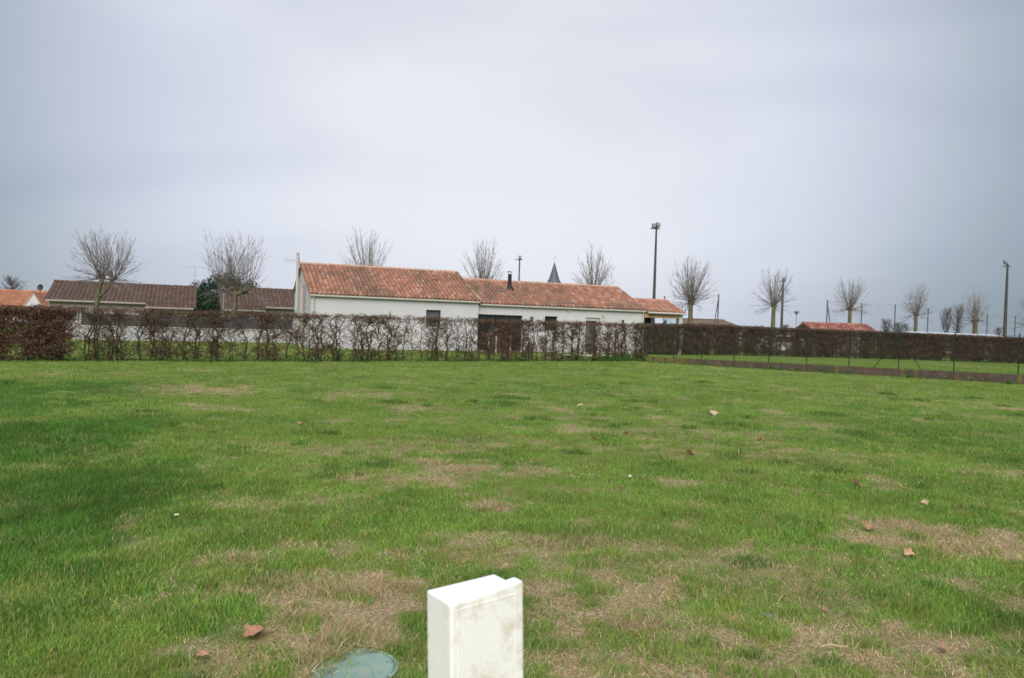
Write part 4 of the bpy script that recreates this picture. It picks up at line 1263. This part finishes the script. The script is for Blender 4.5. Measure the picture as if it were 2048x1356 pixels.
# ------------------------------------------------------------------ low wall and wire fence
tn = (WALL2 - WALL0).normalized(); Lt = (WALL2 - WALL0).length
lwall = thing('low_concrete_wall', 'low stained concrete wall along the right side of the field under a wire fence', 'wall', WALL0, math.atan2(tn.y, tn.x))
n = 9; d = Lt / n
WT = lambda s: .27 + .11 * s
rd = random.Random(3)
for k in range(n):
    mb = MB(); m = 14
    for j in range(m):
        s0 = (k + j / m) / n; s1 = (k + (j + 1) / m) / n
        a0, a1 = k * d + .008 + j * (d - .016) / m, k * d + .008 + (j + 1) * (d - .016) / m
        g = rd.uniform(.65, 1.3)
        c = Vector((.082, .070, .060)).lerp(Vector((.105, .072, .056)), rd.random()) * (.8 + .2 * g)
        if k == 0 and rd.random() < .8 or rd.random() < .03: c = c.lerp(Vector((.16, .13, .035)), rd.uniform(.4, .9))
        c = tuple(c)
        z0, z1 = WT(s0), WT(s1)
        mb.face([(a0, 0, -.1), (a1, 0, -.1), (a1, 0, z1), (a0, 0, z0)], c)
        mb.face([(a0, 0, z0), (a1, 0, z1), (a1, .12, z1), (a0, .12, z0)], tuple(x * .8 for x in c)); mb.face([(a0, .12, -.1), (a0, .12, z0), (a1, .12, z1), (a1, .12, -.1)], c)
    for a, s in ((k * d + .008, k / n), (k * d + d - .008, (k + 1) / n)): mb.face([(a, 0, -.1), (a, .12, -.1), (a, .12, WT(s)), (a, 0, WT(s))], (.07, .06, .05))
    mb.build('concrete_panel', M['wallconc'], lwall)
fence = thing('wire_fence', 'dark green wire mesh fence with braced posts standing on the low concrete wall', 'fence', WALL0, math.atan2(tn.y, tn.x))


def along(px):          # distance along the wall under a photo column
    lo, hi = 0, Lt
    for _ in range(40):
        m_ = (lo + hi) / 2; q = WALL0 + tn * m_
        if gxcol(q) < px: lo = m_
        else: hi = m_
    return lo


def gxcol(q):
    v = cam_R.transposed() @ (q - CP + Vector((0, 0, .9)))
    return 1024 - F_PX * v.x / v.z


FH = 1.45
ps = [along(x) for x in (1295, 1347, 1403, 1468, 1537, 1613, 1698, 1797, 1908, 2037)] + [Lt - .1]
for s in ps:
    z = WT(s / Lt)
    mb = MB(); mb.tube([(s, .06, z - .1), (s, .06, z + FH + .06)], .021, 8); mb.lathe([(.03, 0), (.03, .02), (.005, .03)], (s, .06, z + FH + .06), 8); mb.build('post', M['fence_green'], fence)
for s0, s1 in ((along(1797), along(1797) - .95), (along(1797), along(1797) + .85)):
    z = WT(s0 / Lt); mb = MB(); mb.tube([(s0, .06, z + FH - .12), (s1, .06, z - .02)], .015, 7); mb.build('brace', M['fence_green'], fence)
mb = MB()
for h in (.03, .5, .98, FH): mb.tube([(0, .03, WT(0) + h), (Lt, .03, WT(1) + h)], .004, 4, cap=False)
s = -FH
while s < Lt:
    for sg in (1, -1):
        a, b = (s, s + FH) if sg == 1 else (s + FH, s)
        z0, z1 = .03, FH
        P0 = Vector((a, .03 + .004 * sg, WT(max(0, min(1, a / Lt))) + z0)); P1 = Vector((b, .03 + .004 * sg, WT(max(0, min(1, b / Lt))) + z1))
        for q in (0, Lt):
            if (P0.x - q) * (P1.x - q) < 0:
                X_ = P0.lerp(P1, (q - P0.x) / (P1.x - P0.x))
                if q == 0:
                    if P0.x < 0: P0 = X_
                    else: P1 = X_
                else:
                    if P0.x > Lt: P0 = X_
                    else: P1 = X_
        if min(P0.x, P1.x) >= -.01 and max(P0.x, P1.x) <= Lt + .01: mb.tube([P0, P1], .0016, 3, cap=False)
    s += .085
mb.build('mesh', M['fence_green'], fence)


# ------------------------------------------------------------------ ball-stop net posts
def ball_stop(posts, label, braces=()):
    p0 = gx(posts[0][0], posts[0][2])
    t_ = thing('ball_stop_fence', label, 'fence', p0)
    tops = []
    for px, yt, Y in posts:
        p = gx(px, Y) - p0; h = at(px, yt, Y).z
        mb = MB(); mb.tube([(p.x, p.y, 0), (p.x, p.y, h)], .075, 8); mb.build('post', M['fence_green'] if False else M['net'], t_)
        tops.append(Vector((p.x, p.y, h)))
    for i, dx in braces:
        q = tops[i]; mb = MB(); mb.tube([(q.x, q.y, q.z * .93), (q.x + dx, q.y, 0)], .06, 6); mb.build('brace', M['net'], t_)
    mb = MB()
    for a, b in zip(tops[:-1], tops[1:]):
        for zf in (.985, .5):
            A_, B_ = Vector((a.x, a.y, a.z * zf)), Vector((b.x, b.y, b.z * zf))
            mb.tube([A_, A_.lerp(B_, .5) - Vector((0, 0, .06)), B_], .008, 4, cap=False)
        L_ = (b - a).length; m = int(L_ / .5)
        for k in range(m):
            q = a.lerp(b, (k + .5) / m); mb.tube([(q.x, q.y, 0), (q.x, q.y, q.z * .98)], .002, 3, cap=False)
    mb.build('net', M['net'], t_)


ball_stop([(1653, 600, 100), (1722, 606, 107), (1789, 609, 112), (1855, 616, 118), (1918, 621, 124), (1974, 627, 131), (2030, 631, 137)],
          'row of thin net posts joined by a top wire, behind the shed and the shelter', [(0, 1.0)])
ball_stop([(1281, 596, 98), (1327, 592, 99), (1435, 588, 100)], 'thin net posts behind the carport ending in a leaning brace', [(2, -.75)])

# ------------------------------------------------------------------ things behind the hedge
# playhouse
p = gnd(998, 707)
ph = thing('playhouse', 'small brown wooden playhouse with pinkish roof behind the hedge, by the sliding door', 'playhouse', p, R(12))
mb = MB(); mb.box((-.55, 0, 0), (.55, .9, 1.0)); mb.face([(-.55, 0, 1.0), (.55, 0, 1.0), (0, 0, 1.38)]); mb.face([(-.55, .9, 1.0), (0, .9, 1.38), (.55, .9, 1.0)]); mb.build('wall', M['brownwood'], ph)
mb = MB()
for s in (-1, 1):
    P = [(s * .72, -.15, .93), (0, -.15, 1.42), (0, 1.05, 1.42), (s * .72, 1.05, .93)]
    mb.face(P, (.20, .125, .11)); mb.face([(a, b, c - .05) for a, b, c in P][::-1], (.26, .15, .13)); mb.face([P[0], P[1], (0, -.15, 1.37), (P[0][0], -.15, .88)], (.2, .125, .11))
mb.build('roof', M['tile'], ph)
for x in (-.62, -.2, .62):
    mb = MB(); mb.box((x - .03, -.12, 0), (x + .03, -.06, 1.0)); mb.build('post', M['white_paint'], ph)


def shrub(px, py, half, h, pal, label, seed, n=420, name='shrub', s0=.03):
    rd = random.Random(seed); p = gnd(px, py); t_ = thing(name, label, 'shrub', p, 0, 'small shrubs along the foot of the white house')
    k = p.y / F_PX; r = half * k
    mb = MB()
    for j in range(6):
        a = rd.uniform(0, 6.28); mb.tube([(0, 0, 0), (r * .3 * math.cos(a), r * .3 * math.sin(a), h * .5), (r * .6 * math.cos(a), r * .6 * math.sin(a), h * .85)], [.02, .012, .006], 4)
    mb.build('stems', M['stem'], t_)
    mb = MB()
    for i in range(n):
        d = Vector((rd.gauss(0, 1), rd.gauss(0, 1), rd.gauss(0, 1))).normalized() * rd.uniform(.3, 1) ** .6
        leaf_quad(mb, Vector((d.x * r, d.y * r, h * .52 + d.z * h * .48)), rd.uniform(s0, s0 * 1.8), rd, pal)
    mb.build('foliage', M['green'], t_)


RDB = [(.13, .05, .03), (.10, .04, .03), (.16, .07, .04)]; DKG = [(.03, .04, .03), (.045, .045, .03), (.06, .05, .035)]
shrub(1212, 709, 20, 1.15, RDB, 'rust-brown shrub by the house wall right of the shuttered door', 71)
shrub(1238, 709, 12, 1.75, RDB + DKG, 'taller pointed brown shrub near the right end of the house wall', 72)
shrub(1180, 709, 16, .75, DKG, 'low dark shrub in front of the shuttered door', 73)
shrub(1062, 706, 12, .7, DKG, 'low dark shrub right of the playhouse', 74)
shrub(1086, 706, 11, 1.1, DKG + RDB, 'round dull shrub under the square window', 75)
shrub(656, 697, 12, .25, DKG, 'small dark plant at the foot of the left wing wall', 76, 200)
# bed edging
a, b = gnd(1128, 711.5), gnd(1234, 714)
be = thing('bed_edging', 'pale stone edging of the flower bed seen through the hedge', 'edging', a, math.atan2((b - a).y, (b - a).x))
Le = (b - a).length
for k in range(10):
    mb = MB(); mb.box((k * Le / 10 + .01, 0, 0), ((k + 1) * Le / 10 - .02, .14, .09 + .02 * (k % 2))); mb.build('edging_stone', material('edging_stone', (.52, .47, .40), .9, .1, noise=.15), be, bevel=.02)
be2 = None


# white car parked behind the right hedge
def car(px, Y, rz, label):
    p = gx(px, Y)
    t_ = thing('parked_car', label, 'car', p, rz)
    prof = [(-2.0, .35), (-2.05, .62), (-1.95, .9), (-1.55, 1.0), (-1.2, 1.38), (-.7, 1.5), (.5, 1.5), (.95, 1.32), (1.4, .98), (1.95, .86), (2.08, .62), (2.05, .33)]
    mb = MB(); w_ = .82
    inset = lambda z: w_ - max(0, z - .95) * .28
    m = len(prof)
    Lp = [(x, -inset(z), z) for x, z in prof]; Rp = [(x, inset(z), z) for x, z in prof]
    mb.face(Lp[::-1]); mb.face(Rp)
    for i in range(m): mb.face([Lp[i], Lp[(i + 1) % m], Rp[(i + 1) % m], Rp[i]])
    mb.build('body', M['carpaint'], t_)
    mb = MB()
    for s in (-1, 1):
        P = [(-1.25, 1.0), (-1.05, 1.36), (-.68, 1.43), (.5, 1.43), (.85, 1.3), (1.15, 1.0)]
        q = [(x, s * (inset(z) + .006), z) for x, z in P]; mb.face(q if s > 0 else q[::-1])
    mb.face([(-1.53, -.68, 1.035), (-1.53, .68, 1.035), (-1.23, .6, 1.36), (-1.23, -.6, 1.36)]); mb.face([(1.37, -.68, 1.02), (1.0, -.62, 1.315), (1.0, .62, 1.315), (1.37, .68, 1.02)])
    mb.build('window', M['glass'], t_)
    for x in (-1.25, 1.3):
        for s in (-1, 1):
            mb = MB(); mb.tube([(x, s * .66, .31), (x, s * .86, .31)], .31, 16); o = mb.build('wheel', M['tyre'], t_)
            mb = MB(); mb.tube([(x, s * .80, .31), (x, s * .872, .31)], .19, 12); mb.build('rim', M['galv'], o)
    for s in (-1, 1):
        mb = MB(); mb.box((1.93, s * .62 - .14, .64), (2.085, s * .62 + .14, .78)); mb.build('headlight', M['lens'], t_)
        mb = MB(); mb.box((-2.06, s * .66 - .1, .7), (-1.97, s * .66 + .1, .88)); mb.build('tail_light', material('tail_light_red', (.35, .02, .02), .3, .5), t_)


car(1570, 60.5, R(8), 'white parked car glimpsed through the bottom of the right hedge')

# ------------------------------------------------------------------ white post in the foreground
bm = bmesh.new()


def bx(bm, lo, hi, bev, seg=3, only_top=None):
    r = bmesh.ops.create_cube(bm, size=1)
    vs = r['verts']
    for v in vs:
        v.co = Vector([lo[i] + (hi[i] - lo[i]) * (v.co[i] + .5) for i in range(3)])
    es = list({e for v in vs for e in v.link_edges})
    bmesh.ops.bevel(bm, geom=es, offset=bev, segments=seg, affect='EDGES', profile=.6)


POST_H = 1.152
post = thing('boundary_post', 'white square concrete post standing in the foreground grass', 'post', POST, R(22))
post.rotation_euler = (0, R(-2.6), R(35))
bm = bmesh.new(); bx(bm, (-.072, -.010, -.06), (.069, .055, POST_H - .010), .004, 2)
me = bpy.data.meshes.new('shaft'); bm.to_mesh(me); bm.free(); me.materials.append(M['post_white'])
o = bpy.data.objects.new('shaft', me); col.objects.link(o); o.parent = post
bm = bmesh.new(); bx(bm, (-.0725, -.028, -.06), (.076, 0, POST_H), .006, 4)
me = bpy.data.meshes.new('front_slab'); bm.to_mesh(me); bm.free(); me.materials.append(M['post_white'])
for v in me.vertices:
    if v.co.z > .5: v.co.z += -.005 + .0045 * v.co.x / .07
o = bpy.data.objects.new('front_slab', me); col.objects.link(o); o.parent = post
mb = MB()
for a, b in (((-.058, POST_H - .022), (.058, POST_H - .020)), ((.058, POST_H - .020), (.058, .05)), ((-.058, POST_H - .022), (-.058, .05))):
    mb.tube([(a[0], -.0278, a[1]), (b[0], -.0278, b[1])], .0010, 6)
mb.build('edge_bead', M['post_white'], post)

# ------------------------------------------------------------------ lid in the grass
lid = thing('utility_lid', 'round green utility lid half covered by dry grass beside the white post', 'lid', (LID.x, LID.y, 0), R(20))
mb = MB(); mb.lathe([(.175, -.05), (.175, .006), (.167, .012), (.135, .013), (.131, .009), (.02, .010)], (0, 0, 0.004), 40); mb.build('cover', M['lid'], lid)
mb = MB()
pts = [(0.187 * math.cos(2 * math.pi * k / 40), 0.187 * math.sin(2 * math.pi * k / 40), .006) for k in range(41)]
mb.tube(pts, .010, 6); mb.build('rim', M['lid'], lid)

# ------------------------------------------------------------------ fallen leaves, twig, stone, daisy
LEAF_TINT = [(.42, .24, .155), (.48, .30, .20), (.36, .19, .12), (.52, .34, .23)]


def fallen_leaf(px, py, wpx, label, seed, stand=.25):
    rd = random.Random(seed); p = gnd(px, py); s = .88 * wpx * p.y / F_PX / 2
    z0 = float(gz(np.array([p.x]), np.array([p.y]))[0]) + .03
    n = 22; mb = MB(); ring = []; inner = []
    for k in range(n):
        a = 2 * math.pi * k / n
        r = s * (.62 + .38 * abs(math.cos(2.5 * a)) ** .8) * rd.uniform(.9, 1.08)
        x, y = r * math.cos(a), r * math.sin(a)
        curl = stand * (abs(x) / s) ** 2 * s * 1.3 + rd.uniform(-.06, .06) * s
        ring.append((x, y, curl + s * .1)); inner.append((x * .5, y * .5, curl * .25))
    c = rd.choice(LEAF_TINT)
    for k in range(n):
        j = (k + 1) % n; cc = tuple(v * rd.uniform(.9, 1.1) for v in c)
        mb.face([inner[k], ring[k], ring[j], inner[j]], cc); mb.face([(0, 0, 0), inner[k], inner[j]], cc)
    mb.tube([(-s * .5, 0, .002), (-s * 1.5, 0, s * .2)], s * .035, 5, (.25, .14, .08))
    o = mb.build('fallen_leaf', M['dead'])
    o.location = (p.x, p.y, z0); o.rotation_euler = (rd.uniform(-.5, .5), rd.uniform(-.5, .5) + stand * .6, rd.uniform(0, 6.28))
    tag(o, label, 'leaf', 'dead brown leaves scattered on the grass')


for i, (x, y, wp, lb) in enumerate([
    (1189, 880, 30, 'largest curled brown leaf lying mid-field, just right of the post line'),
    (1252, 869, 17, 'small reddish leaf just right of the largest mid-field leaf'),
    (1380, 911, 24, 'brown leaf alone on the grass right of the mid-field pair'),
    (1519, 884, 17, 'small brown leaf farther right in mid-field, below the dark tussock'),
    (1427, 828, 22, 'flat brown leaf on the far grass, above the lone mid-field leaf'),
    (1160, 814, 16, 'small brown leaf near the dark far tussocks'),
    (1539, 780, 14, 'tiny leaf nearest the low concrete wall'),
    (597, 850, 14, 'single small reddish leaf on the left half of the far grass'),
    (1712, 973, 26, 'crumpled brown leaf on the right, in thick green grass'),
    (1330, 1036, 18, 'pale brown leaf in the middle foreground grass, right of centre'),
    (1243, 984, 14, 'small standing brown leaf near the white scrap'),
    (1849, 1011, 17, 'orange-brown leaf on the right above the large straw patch'),
    (1738, 1064, 34, 'dark curled leaf at the left end of the right straw patch'),
    (1818, 1116, 26, 'upright pinkish brown leaf in the right foreground'),
    (510, 1277, 58, 'broad rusty leaf in the left foreground near the green lid'),
    (405, 1322, 34, 'dark red-brown leaf nearest the lower left corner'),
    (1886, 1308, 30, 'faded leaf in the straw at the lower right'),
    (1648, 1226, 20, 'small faded leaf in the short grass right of the post'),
]):
    fallen_leaf(x, y, wp, lb, 200 + i, .7 if 'curled' in lb or 'standing' in lb or 'upright' in lb or 'crumpled' in lb else .3)

p = gnd(1668, 1308)
mb = MB(); mb.tube([(-.10, .0, .02), (-.03, .01, .035), (.04, .0, .03), (.11, .02, .02)], [.006, .008, .007, .004], 6)
o = mb.build('dry_stick', M['pale_stick']); o.scale = (.7, .7, .7); o.location = (p.x, p.y, .02); tag(o, 'short pale dry stick lying on the straw at the lower right', 'stick')
p = gnd(1537, 1233)
bm = bmesh.new(); bmesh.ops.create_icosphere(bm, subdivisions=2, radius=.035)
rd = random.Random(5)
for v in bm.verts: v.co = Vector((v.co.x * 1.3, v.co.y, v.co.z * .5)) * rd.uniform(.88, 1.1)
me = bpy.data.meshes.new('stone'); bm.to_mesh(me); bm.free(); me.materials.append(M['pebble']); o = bpy.data.objects.new('stone', me); col.objects.link(o)
o.location = (p.x, p.y, .0); tag(o, 'flat grey stone half sunk in short grass right of the post', 'stone')
p = gnd(1260, 960)
mb = MB(); mb.face([(-.05, -.03, 0), (.03, -.04, .01), (.05, .03, .03), (-.02, .04, .05)]); mb.face([(-.02, .04, .05), (.05, .03, .03), (.04, .06, -.01), (-.03, .06, .0)])
o = mb.build('paper_scrap', M['gwall']); o.scale = (.42, .42, .42); o.location = (p.x, p.y, .035); tag(o, 'tiny white scrap lying in the mid-field grass', 'scrap')
p = gnd(351, 1056)
da = thing('daisy', 'single white daisy in the green grass on the left', 'flower', p)
mb = MB(); mb.tube([(0, 0, 0), (.005, 0, .1)], .0015, 5); mb.build('flower_stem', M['fence_green'], da)
mb = MB()
for k in range(14):
    a = 2 * math.pi * k / 14; u_ = Vector((math.cos(a), math.sin(a), .15)); s_ = Vector((-math.sin(a), math.cos(a), 0))
    q = Vector((.005, 0, .1)); mb.face([q + u_ * .004 - s_ * .002, q + u_ * .016 - s_ * .0035, q + u_ * .019, q + u_ * .016 + s_ * .0035, q + u_ * .004 + s_ * .002])
mb.build('petals', M['petal'], da)
mb = MB(); mb.lathe([(.005, 0), (.005, .002), (.002, .004)], (.005, 0, .1), 8); mb.build('flower_centre', material('daisy_yellow', (.6, .4, .03), .8, .1), da)
